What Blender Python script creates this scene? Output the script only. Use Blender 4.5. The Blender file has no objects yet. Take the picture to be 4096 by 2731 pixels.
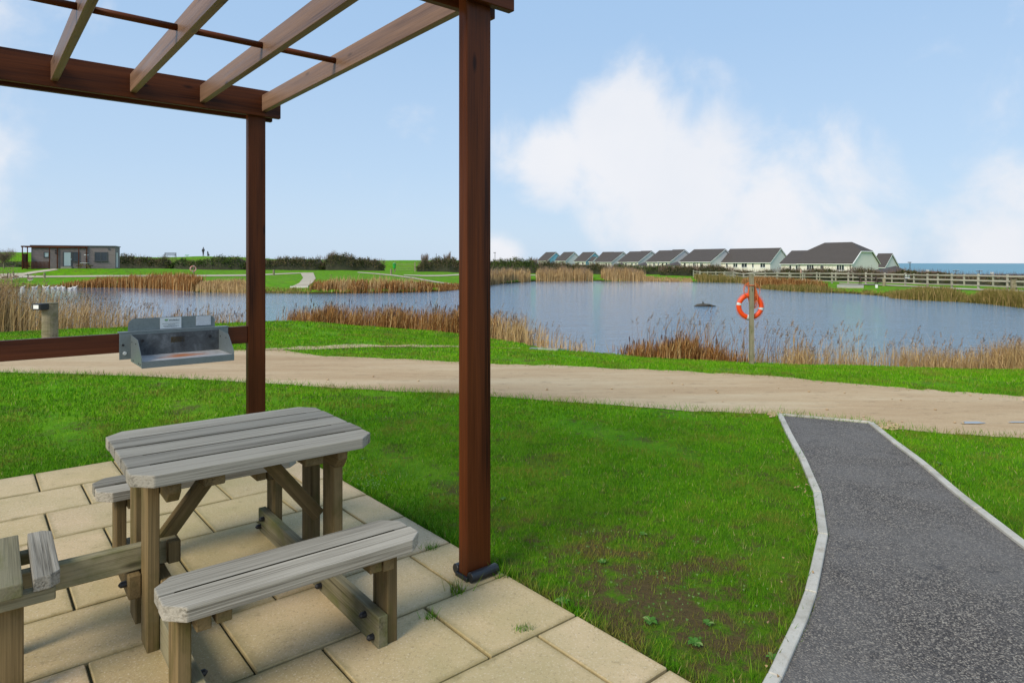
import bpy, bmesh, math, random
import numpy as np
from mathutils import Vector, Matrix
random.seed(7); RNG = np.random.default_rng(11)
SC = bpy.context.scene; COL = SC.collection
H = 1.55; FPX = 2616.0                     # eye height, focal length in photo pixels

# ---------------------------------------------------------------- camera
cam_d = bpy.data.cameras.new('camera'); cam = bpy.data.objects.new('camera', cam_d); COL.objects.link(cam)
cam.location = (0, 0, H); cam.rotation_euler = (math.radians(90), 0, 0)
cam_d.sensor_width = 36; cam_d.lens = 36 * FPX / 4096; cam_d.shift_y = -313.5 / 4096
cam_d.clip_start = 0.05; cam_d.clip_end = 60000
SC.camera = cam
SC.render.resolution_x = 1024; SC.render.resolution_y = 682
SC.view_settings.view_transform = 'Standard'; SC.view_settings.look = 'None'
SC.view_settings.gamma = 1; SC.view_settings.use_curve_mapping = False
SC.view_settings.exposure = 0.38

# ---------------------------------------------------------------- light and sky
SUN_EL = math.radians(38); SUN_AZ = math.radians(218)      # clockwise from +Y
sun_d = bpy.data.lights.new('sun', 'SUN'); sun_d.energy = 2.7; sun_d.angle = math.radians(24); sun_d.color = (1.0, .90, .74)
sun = bpy.data.objects.new('sun', sun_d); COL.objects.link(sun)
sv = Vector((math.sin(SUN_AZ) * math.cos(SUN_EL), math.cos(SUN_AZ) * math.cos(SUN_EL), math.sin(SUN_EL)))
sun.rotation_euler = sv.to_track_quat('Z', 'Y').to_euler()

world = bpy.data.worlds.new('World'); SC.world = world; world.use_nodes = True
nt = world.node_tree; nt.nodes.clear()
def wn(t, **k):
    n = nt.nodes.new(t)
    for a, b in k.items(): setattr(n, a, b)
    return n
def wmath(op, a, b=None, c=None):
    n = wn('ShaderNodeMath', operation=op)
    for i, v in enumerate((a, b, c)):
        if v is None: continue
        if isinstance(v, (int, float)): n.inputs[i].default_value = v
        else: nt.links.new(v, n.inputs[i])
    return n.outputs[0]
out = wn('ShaderNodeOutputWorld'); bg = wn('ShaderNodeBackground'); bg.inputs[1].default_value = 0.094
sky = wn('ShaderNodeTexSky', sky_type='NISHITA', sun_disc=False)
sky.sun_elevation = SUN_EL; sky.sun_rotation = SUN_AZ; sky.air_density = 1.0; sky.dust_density = 1.5; sky.ozone_density = 2
tc = wn('ShaderNodeTexCoord'); sep = wn('ShaderNodeSeparateXYZ'); nt.links.new(tc.outputs['Generated'], sep.inputs[0])
veil = wn('ShaderNodeValToRGB'); cr = veil.color_ramp
cr.elements[0].position = 0.0; cr.elements[0].color = (.64, .79, .96, 1)
cr.elements[1].position = .55; cr.elements[1].color = (.36, .58, .89, 1)
e = cr.elements.new(.14); e.color = (.53, .715, .94, 1)
e = cr.elements.new(.32); e.color = (.43, .635, .91, 1)
nt.links.new(sep.outputs[2], veil.inputs[0])
vs = wn('ShaderNodeMixRGB', blend_type='MULTIPLY'); vs.inputs[0].default_value = 1
nt.links.new(veil.outputs[0], vs.inputs[1]); vs.inputs[2].default_value = (8.2, 8.2, 8.2, 1)
mx = wn('ShaderNodeMixRGB'); mx.inputs[0].default_value = .86
nt.links.new(sky.outputs[0], mx.inputs[1]); nt.links.new(vs.outputs[0], mx.inputs[2])
# clouds: fractal noise over the whole dome, thicker around a few cloud centres
def cdir(px, py):
    v = Vector(((px - 2048) / FPX, 1, (1052 - py) / FPX)); return v.normalized()
acc = None
for px, py, r, s in [(2500, 610, .17, .95), (2240, 640, .13, .75), (2700, 740, .2, .85), (2560, 640, .2, .8), (2050, 640, .1, .45), (3080, 900, .22, .6),
                     (3300, 800, .15, .6), (3530, 650, .09, .42), (3300, 960, .2, .55), (3900, 1020, .12, .62), (1990, 1020, .07, .75), (2610, 520, .07, .55),
                     (1700, 540, .1, .28), (60, 430, .12, .4), (90, 30, .12, .35), (-700, 600, .3, .7), (5200, 500, .4, .7), (3000, -1300, .4, .6), (800, -1800, .5, .6)]:
    c = cdir(px, py)
    d = wn('ShaderNodeVectorMath', operation='DISTANCE'); nt.links.new(tc.outputs['Generated'], d.inputs[0]); d.inputs[1].default_value = c
    m = wn('ShaderNodeMapRange', interpolation_type='SMOOTHSTEP'); nt.links.new(d.outputs['Value'], m.inputs[0])
    m.inputs[1].default_value = r * 1.15; m.inputs[2].default_value = 0; m.inputs[3].default_value = 0; m.inputs[4].default_value = s
    acc = m.outputs[0] if acc is None else wmath('MAXIMUM', acc, m.outputs[0])
nz = wn('ShaderNodeTexNoise'); nt.links.new(tc.outputs['Generated'], nz.inputs['Vector'])
nz.inputs['Scale'].default_value = 7; nz.inputs['Detail'].default_value = 9; nz.inputs['Roughness'].default_value = .56; nz.inputs['Distortion'].default_value = .25
nn = wmath('MULTIPLY', wmath('SUBTRACT', nz.outputs[0], .5), 1.5)
back = wmath('MULTIPLY', wmath('GREATER_THAN', 0.0, sep.outputs[1]), .28)
den = wmath('ADD', wmath('ADD', acc, nn), back)
cm = wn('ShaderNodeMapRange', interpolation_type='SMOOTHSTEP'); nt.links.new(den, cm.inputs[0])
cm.inputs[1].default_value = .20; cm.inputs[2].default_value = .72; cm.inputs[4].default_value = .93
nz2 = wn('ShaderNodeTexNoise'); nt.links.new(tc.outputs['Generated'], nz2.inputs['Vector']); nz2.inputs['Scale'].default_value = 5; nz2.inputs['Detail'].default_value = 5
ccol = wn('ShaderNodeMixRGB'); nt.links.new(nz2.outputs[0], ccol.inputs[0]); ccol.inputs[1].default_value = (6.3, 6.65, 7.3, 1); ccol.inputs[2].default_value = (7.9, 7.8, 7.9, 1)
mc = wn('ShaderNodeMixRGB'); nt.links.new(cm.outputs[0], mc.inputs[0]); nt.links.new(mx.outputs[0], mc.inputs[1]); nt.links.new(ccol.outputs[0], mc.inputs[2])
nt.links.new(mc.outputs[0], bg.inputs[0]); nt.links.new(bg.outputs[0], out.inputs[0])

# ================================================================ helpers
def tag(o, label=None, cat=None, group=None, kind=None):
    if label: o['label'] = label
    if cat: o['category'] = cat
    if group: o['group'] = group
    if kind: o['kind'] = kind
    return o
def obj(name, me, parent=None, loc=None, rot=None, mat=None):
    o = bpy.data.objects.new(name, me); COL.objects.link(o)
    if parent: o.parent = parent
    if loc is not None: o.location = loc
    if rot is not None: o.rotation_euler = rot
    if mat is not None and me is not None and not me.materials: me.materials.append(mat)
    return o
def empty(name, loc=(0, 0, 0), rz=0.0):
    o = bpy.data.objects.new(name, None); COL.objects.link(o); o.location = loc; o.rotation_euler = (0, 0, rz); o.empty_display_size = .2; return o
def npmesh(name, v, f, mat=None, rnd=None, smooth=False):
    v = np.asarray(v, dtype=np.float32); f = np.asarray(f, dtype=np.int32); k = f.shape[1]
    me = bpy.data.meshes.new(name); me.vertices.add(len(v)); me.vertices.foreach_set('co', v.ravel())
    me.loops.add(f.size); me.loops.foreach_set('vertex_index', f.ravel())
    me.polygons.add(len(f)); me.polygons.foreach_set('loop_start', np.arange(0, f.size, k, dtype=np.int32))
    me.polygons.foreach_set('loop_total', np.full(len(f), k, dtype=np.int32))
    if smooth: me.polygons.foreach_set('use_smooth', np.ones(len(f), dtype=bool))
    if rnd is not None:
        a = me.attributes.new('rnd', 'FLOAT', 'POINT'); a.data.foreach_set('value', np.asarray(rnd, dtype=np.float32))
    me.update(calc_edges=True)
    if mat: me.materials.append(mat)
    return me
class MB:
    def __init__(s): s.v = []; s.f = []
    def add(s, v, f):
        o = len(s.v); s.v += [tuple(p) for p in v]; s.f += [tuple(i + o for i in q) for q in f]; return s
    def box(s, x0, x1, y0, y1, z0, z1):
        return s.add([(x0, y0, z0), (x1, y0, z0), (x1, y1, z0), (x0, y1, z0), (x0, y0, z1), (x1, y0, z1), (x1, y1, z1), (x0, y1, z1)],
                     [(3, 2, 1, 0), (4, 5, 6, 7), (0, 1, 5, 4), (1, 2, 6, 5), (2, 3, 7, 6), (3, 0, 4, 7)])
    def prism(s, poly, z0, z1):
        n = len(poly)
        return s.add([(x, y, z0) for x, y in poly] + [(x, y, z1) for x, y in poly],
                     [tuple(range(n - 1, -1, -1)), tuple(range(n, 2 * n))] + [(i, (i + 1) % n, (i + 1) % n + n, i + n) for i in range(n)])
    def tube(s, pts, rad, seg=8, cap=True, closed=False, flat=None):
        pts = [Vector(p) for p in pts]; n = len(pts); rad = rad if hasattr(rad, '__len__') else [rad] * n
        vs = []; up = Vector((0, 0, 1)); prev = None
        for i, p in enumerate(pts):
            a = pts[(i - 1) % n] if (i > 0 or closed) else p; b = pts[(i + 1) % n] if (i < n - 1 or closed) else p
            t = (b - a).normalized() if (b - a).length > 1e-9 else Vector((0, 0, 1))
            if prev is None: x = t.orthogonal().normalized() if abs(t.z) > .95 else t.cross(up).normalized()
            else: x = (prev - t * prev.dot(t)).normalized()
            prev = x; y = t.cross(x)
            for k in range(seg):
                an = 2 * math.pi * k / seg; vs.append(p + (x * math.cos(an) + y * math.sin(an) * (flat or 1)) * rad[i])
        fs = []
        for i in range(n if closed else n - 1):
            j = (i + 1) % n
            for k in range(seg): fs.append((i * seg + k, i * seg + (k + 1) % seg, j * seg + (k + 1) % seg, j * seg + k))
        if cap and not closed: fs += [tuple(range(seg - 1, -1, -1)), tuple((n - 1) * seg + k for k in range(seg))]
        return s.add(vs, fs)
    def mesh(s, name, mat=None, bevel=0, smooth=False, seg=1):
        me = bpy.data.meshes.new(name); me.from_pydata(s.v, [], s.f); me.update()
        bm = bmesh.new(); bm.from_mesh(me)
        bmesh.ops.recalc_face_normals(bm, faces=bm.faces)
        if bevel: bmesh.ops.bevel(bm, geom=list(bm.edges), offset=bevel, segments=seg, affect='EDGES', profile=.6)
        if smooth:
            for f in bm.faces: f.smooth = True
        bm.to_mesh(me); bm.free()
        if mat: me.materials.append(mat)
        return me
    def build(s, name, mat, parent=None, bevel=0, smooth=False, loc=None, rot=None, seg=1):
        return obj(name, s.mesh(name, mat, bevel, smooth, seg), parent, loc, rot)
_cache = {}
def plank(parent, name, x0, x1, y0, y1, z0, z1, mat, bevel=.004, seg=1, chamf=None):
    """a timber whose mesh keeps its long side on local X, so grain runs along it"""
    d = (x1 - x0, y1 - y0, z1 - z0); c = ((x0 + x1) / 2, (y0 + y1) / 2, (z0 + z1) / 2)
    ax = max(range(3), key=lambda i: d[i])
    if ax == 0: L, W, T, rot = d[0], d[1], d[2], (0, 0, 0)
    elif ax == 1: L, W, T, rot = d[1], d[0], d[2], (0, 0, math.pi / 2)
    else: L, W, T, rot = d[2], d[1], d[0], (0, -math.pi / 2, 0)
    key = (round(L, 4), round(W, 4), round(T, 4), mat.name, bevel, seg)
    if key not in _cache:
        _cache[key] = MB().box(-L / 2, L / 2, -W / 2, W / 2, -T / 2, T / 2).mesh(name, mat, bevel, seg=seg)
    return obj(name, _cache[key], parent, c, rot)
def copy_tree(o, parent=None, first=True):
    c = o.copy(); COL.objects.link(c)
    if parent: c.parent = parent
    for ch in list(o.children): copy_tree(ch, c, False)
    return c

# ---------------------------------------------------------------- materials
def mat_new(name):
    m = bpy.data.materials.new(name); m.use_nodes = True; t = m.node_tree; b = t.nodes['Principled BSDF']; return m, t, b
def N(t, ty, **k):
    n = t.nodes.new(ty)
    for a, v in k.items(): setattr(n, a, v)
    return n
def ramp(t, stops):
    r = N(t, 'ShaderNodeValToRGB'); el = r.color_ramp.elements
    while len(el) > 1: el.remove(el[0])
    el[0].position = stops[0][0]; el[0].color = (*stops[0][1], 1)
    for p, c in stops[1:]: q = el.new(p); q.color = (*c, 1)
    return r
def noise(t, vec, scale, detail=4, rough=.55, dist=0.0):
    n = N(t, 'ShaderNodeTexNoise'); n.inputs['Scale'].default_value = scale; n.inputs['Detail'].default_value = detail
    n.inputs['Roughness'].default_value = rough; n.inputs['Distortion'].default_value = dist
    if vec is not None: t.links.new(vec, n.inputs['Vector'])
    return n.outputs[0]
def mixc(t, f, a, b, mode='MIX'):
    n = N(t, 'ShaderNodeMixRGB', blend_type=mode)
    for i, v in enumerate((f, a, b)):
        if isinstance(v, (int, float)): n.inputs[i].default_value = v
        elif isinstance(v, tuple): n.inputs[i].default_value = (*v, 1)
        else: t.links.new(v, n.inputs[i])
    return n.outputs[0]
def mapr(t, v, a, b, c=0., d=1.):
    n = N(t, 'ShaderNodeMapRange'); t.links.new(v, n.inputs[0])
    for i, q in enumerate((a, b, c, d)): n.inputs[i + 1].default_value = q
    return n.outputs[0]
def bump(t, b, h, strength=.4, dist=.01):
    n = N(t, 'ShaderNodeBump'); n.inputs['Strength'].default_value = strength; n.inputs['Distance'].default_value = dist
    t.links.new(h, n.inputs['Height']); t.links.new(n.outputs[0], b.inputs['Normal'])
def objvec(t, scale=(1, 1, 1), rand=True):
    tc = N(t, 'ShaderNodeTexCoord'); mp = N(t, 'ShaderNodeMapping'); t.links.new(tc.outputs['Object'], mp.inputs[0]); mp.inputs['Scale'].default_value = scale
    if rand:
        oi = N(t, 'ShaderNodeObjectInfo'); ml = N(t, 'ShaderNodeMath', operation='MULTIPLY'); t.links.new(oi.outputs['Random'], ml.inputs[0]); ml.inputs[1].default_value = 37.
        t.links.new(ml.outputs[0], mp.inputs['Location'])
    return mp.outputs[0]
def geopos(t, scale=(1, 1, 1)):
    g = N(t, 'ShaderNodeNewGeometry'); mp = N(t, 'ShaderNodeMapping'); t.links.new(g.outputs['Position'], mp.inputs[0]); mp.inputs['Scale'].default_value = scale; return mp.outputs[0]
def simple(name, col, rough=.6, metal=0., var=.15, vs=6., bumps=0., spec=None):
    m, t, b = mat_new(name); v = objvec(t); n = noise(t, v, vs, 5)
    c = mixc(t, n, tuple(x * (1 - var) for x in col), tuple(min(1, x * (1 + var)) for x in col))
    t.links.new(c, b.inputs['Base Color']); b.inputs['Roughness'].default_value = rough; b.inputs['Metallic'].default_value = metal
    if spec is not None: b.inputs['Specular IOR Level'].default_value = spec
    if bumps: bump(t, b, noise(t, v, vs * 6, 4), bumps, .005)
    return m
def wood(name, dark, light, rough=.5, knots=True, green=None, grain=1., spec=.5, bumpst=.35, coarse=30.):
    m, t, b = mat_new(name)
    v = objvec(t, (.9, coarse, coarse)); v2 = objvec(t, (.35, 5, 5)); vk = objvec(t, (2.0, 7, 7))
    n1 = noise(t, v, 1.0, 5, .6, .3); n2 = noise(t, v2, 1.5, 3, .5, .6)
    vf = objvec(t, (2.2, 130, 130)); n4 = noise(t, vf, 1., 3, .6)
    g = N(t, 'ShaderNodeMath', operation='MULTIPLY_ADD'); t.links.new(n1, g.inputs[0]); g.inputs[1].default_value = .6
    t.links.new(mapr(t, n2, .3, .7, 0, .4), g.inputs[2])
    g2 = N(t, 'ShaderNodeMath', operation='MULTIPLY_ADD'); t.links.new(mapr(t, n4, .3, .7), g2.inputs[0]); g2.inputs[1].default_value = .25 * grain; t.links.new(g.outputs[0], g2.inputs[2])
    r = ramp(t, [(.32, dark), (.5, tuple((a + b3) / 2 for a, b3 in zip(dark, light))), (.82, light)]); t.links.new(g2.outputs[0], r.inputs[0]); c = r.outputs[0]
    oi2 = N(t, 'ShaderNodeObjectInfo'); c = mixc(t, 1., c, mixc(t, mapr(t, oi2.outputs['Random'], 0, 1), (.72, .72, .70), (1.12, 1.1, 1.06)), 'MULTIPLY')
    if knots:
        vo = N(t, 'ShaderNodeTexVoronoi'); t.links.new(vk, vo.inputs['Vector']); vo.inputs['Scale'].default_value = 1.1
        c = mixc(t, mapr(t, vo.outputs['Distance'], .05, .13, .75, 0), c, tuple(x * .35 for x in dark))
    if green:
        gn = noise(t, objvec(t, (1, 2, 2)), 4., 5, .65)
        c = mixc(t, mapr(t, gn, .48, .72, 0, .75), c, green)
    t.links.new(c, b.inputs['Base Color']); b.inputs['Roughness'].default_value = rough; b.inputs['Specular IOR Level'].default_value = spec
    t.links.new(mapr(t, n1, .2, .8, rough - .12, rough + .15), b.inputs['Roughness'])
    bump(t, b, g2.outputs[0], bumpst, .004)
    return m
def foliage(name, stops, rough=.7, trans=.0, patch=None, patchscale=1.):
    m, t, b = mat_new(name); a = N(t, 'ShaderNodeAttribute', attribute_name='rnd'); r = ramp(t, stops)
    t.links.new(a.outputs['Fac'], r.inputs[0]); c = r.outputs[0]
    if patch:
        n = noise(t, geopos(t), patchscale, 4, .6); c = mixc(t, mapr(t, n, .42, .66, 0, .85), c, patch)
    t.links.new(c, b.inputs['Base Color']); b.inputs['Roughness'].default_value = rough; b.inputs['Specular IOR Level'].default_value = .08
    return m

M = {}
M['redwood'] = wood('stained red timber', (.014, .004, .002), (.115, .031, .008), .4, spec=.16, coarse=22.)
M['redwood2'] = wood('stained brown timber', (.07, .035, .02), (.22, .13, .085), .42, spec=.4)  # rafters: weathered brown, with the pale sky sheen put into the colour
M['railwood'] = wood('stained rail timber', (.045, .010, .003), (.13, .034, .010), .45, spec=.25)
M['grey'] = wood('weathered grey timber', (.12, .11, .09), (.40, .38, .34), .75, green=(.13, .14, .05), grain=1.5, spec=.2, bumpst=.6)
M['greytop'] = wood('weathered silver timber', (.05, .042, .027), (.37, .345, .295), .8, knots=False, grain=1.9, spec=.12, bumpst=.8, coarse=46.)
M['legwood'] = wood('damp weathered timber', (.048, .032, .012), (.225, .160, .075), .78, green=(.06, .062, .010), grain=1.3, spec=.2, bumpst=.6)
M['mosswood'] = wood('mossy weathered timber', (.07, .06, .03), (.29, .26, .165), .78, green=(.09, .105, .012), grain=1.5, spec=.2, bumpst=.6)
M['fencewood'] = wood('weathered fence timber', (.24, .225, .17), (.46, .44, .36), .8, grain=1, spec=.2)
M['postwood'] = wood('old post timber', (.10, .085, .05), (.30, .265, .185), .8, green=(.10, .11, .03), grain=1.4, spec=.2, bumpst=.6)
M['darkwood'] = wood('dark brown bench timber', (.035, .015, .01), (.08, .035, .025), .6)
M['black'] = simple('black plastic', (.012, .012, .014), .45)
M['shoe'] = simple('black steel shoe', (.012, .014, .018), .4, 0, .3, 20, .2)
M['white'] = simple('white paint', (.80, .80, .78), .5, 0, .05)
M['cream'] = simple('cream render', (.74, .70, .62), .85, 0, .06, .5, .1)
M['pale'] = simple('pale grey render', (.63, .61, .60), .85, 0, .06, .5, .1)
M['blue'] = simple('light blue render', (.22, .48, .58), .85, 0, .06, .5)
M['glass'] = simple('window glass', (.03, .04, .05), .08, 0, .3, .6)
M['doorglass'] = simple('pale blind behind door glass', (.42, .52, .54), .15, 0, .08, 1.)
M['paper'] = simple('white label', (.62, .66, .68), .5, 0, .05, 40)
M['fadedpaper'] = simple('weathered label', (.5, .53, .57), .7, 0, .25, 90)
M['ink'] = simple('ink', (.05, .055, .06), .6)
M['greenink'] = simple('green ink', (.1, .3, .03), .6)
M['orange'] = simple('orange ring plastic', (.78, .062, .004), .4, 0, .08, 8)
M['pinkring'] = simple('faded pink ring plastic', (.75, .3, .26), .5, 0, .1, 8)
M['reflect'] = simple('silver reflective tape', (.55, .6, .62), .35)
M['rope'] = simple('orange rope', (.6, .12, .025), .7, 0, .25, 60)
M['green'] = simple('green bin plastic', (.02, .32, .05), .4)
M['steelpole'] = simple('dark steel pole', (.08, .085, .09), .5, .3)
M['concrete'] = simple('pale concrete', (.52, .49, .43), .85, 0, .12, 5, .3)
M['soil'] = simple('dark wet soil', (.035, .024, .012), .9, 0, .4, 3, .5)
def m_kerb():
    m, t, b = mat_new('concrete kerb'); v = geopos(t); n = noise(t, v, 3, 6, .65); n2 = noise(t, v, 60, 3, .6)
    r = ramp(t, [(.35, (.38, .355, .29)), (.5, (.52, .49, .42)), (.68, (.60, .57, .50))]); t.links.new(n, r.inputs[0])
    c = mixc(t, mapr(t, noise(t, v, 7, 4, .7), .56, .7, 0, .45), r.outputs[0], (.3, .22, .13))
    t.links.new(mixc(t, .25, c, n2, 'MULTIPLY'), b.inputs['Base Color']); b.inputs['Roughness'].default_value = .85; bump(t, b, n2, .4, .002); return m
M['kerb'] = m_kerb()
def m_galv():
    m, t, b = mat_new('galvanised steel'); v = objvec(t); n = noise(t, v, 14, 5, .6); n2 = noise(t, v, 90, 3, .7)
    c = mixc(t, n, (.12, .15, .155), (.205, .24, .245)); c = mixc(t, mapr(t, n2, .35, .65, 0, .3), c, (.30, .34, .345))
    t.links.new(c, b.inputs['Base Color']); b.inputs['Roughness'].default_value = .5; b.inputs['Metallic'].default_value = .35
    bump(t, b, n2, .1, .001); return m
M['galv'] = m_galv()
def m_scorch():
    m, t, b = mat_new('scorched steel'); v = objvec(t); n = noise(t, v, 9, 7, .7, .6); n2 = noise(t, v, 55, 4, .7)
    c = ramp(t, [(.3, (.03, .032, .035)), (.55, (.09, .1, .105)), (.75, (.2, .22, .23))]); t.links.new(n, c.inputs[0])
    c2 = mixc(t, mapr(t, n2, .66, .72, 0, .6), c.outputs[0], (.45, .47, .47)); t.links.new(c2, b.inputs['Base Color']); b.inputs['Roughness'].default_value = .6; b.inputs['Metallic'].default_value = .2
    return m
M['scorch'] = m_scorch()
def m_floor():
    m, t, b = mat_new('rusty steel tray floor'); v = objvec(t, (1, 5, 1)); n = noise(t, v, 6, 6, .65, .3); n2 = noise(t, v, 14, 5, .6)
    c = mixc(t, mapr(t, n2, .4, .65), (.5, .5, .5), (.24, .22, .2))
    tc = N(t, 'ShaderNodeTexCoord'); sp = N(t, 'ShaderNodeVectorMath', operation='DISTANCE')
    mp = N(t, 'ShaderNodeMapping'); t.links.new(tc.outputs['Object'], mp.inputs[0]); mp.inputs['Scale'].default_value = (1, 1.6, 1)
    t.links.new(mp.outputs[0], sp.inputs[0]); sp.inputs[1].default_value = (.02, 0, 0)
    k = N(t, 'ShaderNodeMath', operation='ADD'); t.links.new(sp.outputs['Value'], k.inputs[0]); t.links.new(mapr(t, n, .3, .7, -.12, .12), k.inputs[1])
    c = mixc(t, mapr(t, k.outputs[0], .10, .2, .95, 0), c, (.42, .12, .02)); t.links.new(c, b.inputs['Base Color']); b.inputs['Roughness'].default_value = .7; return m
M['rustfloor'] = m_floor()
def m_slab():
    m, t, b = mat_new('sandstone coloured paving'); v = geopos(t); oi = N(t, 'ShaderNodeObjectInfo')
    base = ramp(t, [(0, (.44, .32, .165)), (.35, (.57, .43, .25)), (.7, (.53, .395, .21)), (1, (.60, .43, .28))]); t.links.new(oi.outputs['Random'], base.inputs[0])
    n = noise(t, v, 1.6, 5, .6); c = mixc(t, mapr(t, n, .35, .7, 0, .6), base.outputs[0], (.34, .285, .13))
    sp = noise(t, v, 105, 2, .8); c = mixc(t, mapr(t, sp, .57, .66, 0, .4), c, (.78, .70, .56))
    sp2 = noise(t, geopos(t, (1.1, .9, 1)), 85, 2, .8); c = mixc(t, mapr(t, sp2, .58, .67, 0, .45), c, (.19, .13, .07))
    mo = noise(t, v, .7, 6, .7); c = mixc(t, mapr(t, mo, .46, .7, 0, .6), c, (.30, .265, .10))
    st = noise(t, v, 9, 4, .75); c = mixc(t, mapr(t, st, .6, .74, 0, .5), c, (.2, .155, .07)); ob = N(t, 'ShaderNodeTexCoord'); sb = N(t, 'ShaderNodeSeparateXYZ'); t.links.new(ob.outputs['Generated'], sb.inputs[0])
    def edge(o):
        q = N(t, 'ShaderNodeMath', operation='SUBTRACT'); t.links.new(o, q.inputs[0]); q.inputs[1].default_value = .5; a = N(t, 'ShaderNodeMath', operation='ABSOLUTE'); t.links.new(q.outputs[0], a.inputs[0]); return a.outputs[0]
    mxn = N(t, 'ShaderNodeMath', operation='MAXIMUM'); t.links.new(edge(sb.outputs[0]), mxn.inputs[0]); t.links.new(edge(sb.outputs[1]), mxn.inputs[1])
    ed = N(t, 'ShaderNodeMath', operation='MULTIPLY_ADD'); t.links.new(st, ed.inputs[0]); ed.inputs[1].default_value = .12; t.links.new(mxn.outputs[0], ed.inputs[2])
    c = mixc(t, mapr(t, ed.outputs[0], .50, .575, 0, .55), c, (.17, .14, .04))
    t.links.new(c, b.inputs['Base Color']); b.inputs['Roughness'].default_value = .85; bump(t, b, sp, .3, .002); return m
M['slab'] = m_slab()
M['joint'] = simple('mossy joint sand', (.05, .046, .014), .95, 0, .5, 9, .5)
def m_tarmac():
    m, t, b = mat_new('tarmac'); v = geopos(t)
    vo = N(t, 'ShaderNodeTexVoronoi'); t.links.new(v, vo.inputs['Vector']); vo.inputs['Scale'].default_value = 170
    sx = N(t, 'ShaderNodeSeparateXYZ'); t.links.new(vo.outputs['Color'], sx.inputs[0])
    r = ramp(t, [(0, (.020, .017, .015)), (.4, (.066, .056, .048)), (.75, (.145, .125, .105)), (1, (.37, .325, .26))]); t.links.new(sx.outputs[0], r.inputs[0])
    n = noise(t, v, 1.3, 6, .7); c = mixc(t, mapr(t, n, .38, .64, 0, .6), r.outputs[0], (.165, .152, .138))
    n3 = noise(t, geopos(t, (1, 1.2, 1)), 3.2, 9, .85); c = mixc(t, mapr(t, n3, .57, .66, 0, .75), c, (.018, .018, .021))
    t.links.new(c, b.inputs['Base Color']); b.inputs['Roughness'].default_value = .8
    h = N(t, 'ShaderNodeMath', operation='SUBTRACT'); h.inputs[0].default_value = 1; t.links.new(vo.outputs['Distance'], h.inputs[1]); bump(t, b, h.outputs[0], .8, .006); return m
M['tarmac'] = m_tarmac()
def m_track(name, c1, c2, c3):
    m, t, b = mat_new(name); v = geopos(t); n = noise(t, geopos(t, (.18, 1, 1)), 1.1, 6, .68)
    r = ramp(t, [(.32, c1), (.5, c2), (.7, c3)]); t.links.new(n, r.inputs[0])
    n2 = noise(t, v, 45, 3, .7); c = mixc(t, mapr(t, n2, .58, .7, 0, .4), r.outputs[0], tuple(x * 1.35 for x in c3))
    n3 = noise(t, geopos(t, (.35, 1, 1)), 9, 5, .78); c = mixc(t, mapr(t, n3, .56, .68, 0, .55), c, tuple(x * .5 for x in c1))
    t.links.new(c, b.inputs['Base Color']); b.inputs['Roughness'].default_value = .92; bump(t, b, n3, .5, .02); return m
M['track'] = m_track('sandy track gravel', (.36, .235, .12), (.45, .32, .18), (.54, .43, .27))
M['gravel'] = m_track('pale gravel', (.33, .28, .19), (.42, .365, .265), (.5, .45, .35))
def m_ground():
    m, t, b = mat_new('lawn'); v = geopos(t)
    n = noise(t, v, .35, 6, .65); n2 = noise(t, v, 2.2, 6, .7); n3 = noise(t, geopos(t, (1, 1, 1)), 28, 4, .7)
    r = ramp(t, [(.3, (.06, .20, .004)), (.5, (.105, .29, .005)), (.7, (.17, .36, .007))]); t.links.new(n2, r.inputs[0])
    c = mixc(t, mapr(t, n, .45, .7, 0, .5), r.outputs[0], (.19, .28, .012))
    n5 = noise(t, v, 1.5, 6, .7); c = mixc(t, mapr(t, n5, .54, .64, 0, .85), c, (.10, .07, .03))
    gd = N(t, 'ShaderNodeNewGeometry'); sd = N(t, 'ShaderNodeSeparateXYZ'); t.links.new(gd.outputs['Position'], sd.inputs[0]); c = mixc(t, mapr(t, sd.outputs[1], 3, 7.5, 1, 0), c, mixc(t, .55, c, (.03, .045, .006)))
    c = mixc(t, mapr(t, n3, .4, .75, 0, .5), c, (.035, .11, .005))
    dv = N(t, 'ShaderNodeVectorMath', operation='DISTANCE'); t.links.new(geopos(t, (1, .8, 0)), dv.inputs[0]); dv.inputs[1].default_value = (.6, 2.35, 0)
    wf = mapr(t, dv.outputs['Value'], .15, 1.15, .19, 0)
    wa = N(t, 'ShaderNodeMath', operation='ADD'); t.links.new(wf, wa.inputs[0]); t.links.new(noise(t, geopos(t), 5.5, 5, .7), wa.inputs[1])
    c = mixc(t, mapr(t, wa.outputs[0], .56, .70, 0, .95), c, (.085, .058, .028))
    # bare earth where the ground drops under water level or stands steep at the bank
    g = N(t, 'ShaderNodeNewGeometry'); s = N(t, 'ShaderNodeSeparateXYZ'); t.links.new(g.outputs['Position'], s.inputs[0])
    w = N(t, 'ShaderNodeMath', operation='MULTIPLY_ADD'); t.links.new(n2, w.inputs[0]); w.inputs[1].default_value = .25; t.links.new(s.outputs[2], w.inputs[2])
    sn = N(t, 'ShaderNodeSeparateXYZ'); t.links.new(g.outputs['Normal'], sn.inputs[0])
    a = mapr(t, w.outputs[0], -.72, -.60, 1, 0); st = mapr(t, sn.outputs[2], .97, .9, 0, 1)
    k = N(t, 'ShaderNodeMath', operation='MULTIPLY'); t.links.new(a, k.inputs[0]); t.links.new(st, k.inputs[1])
    c = mixc(t, k.outputs[0], c, (.05, .04, .015))
    t.links.new(c, b.inputs['Base Color']); b.inputs['Roughness'].default_value = .85; b.inputs['Specular IOR Level'].default_value = .05; bump(t, b, n3, .6, .03); return m
M['ground'] = m_ground()
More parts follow.
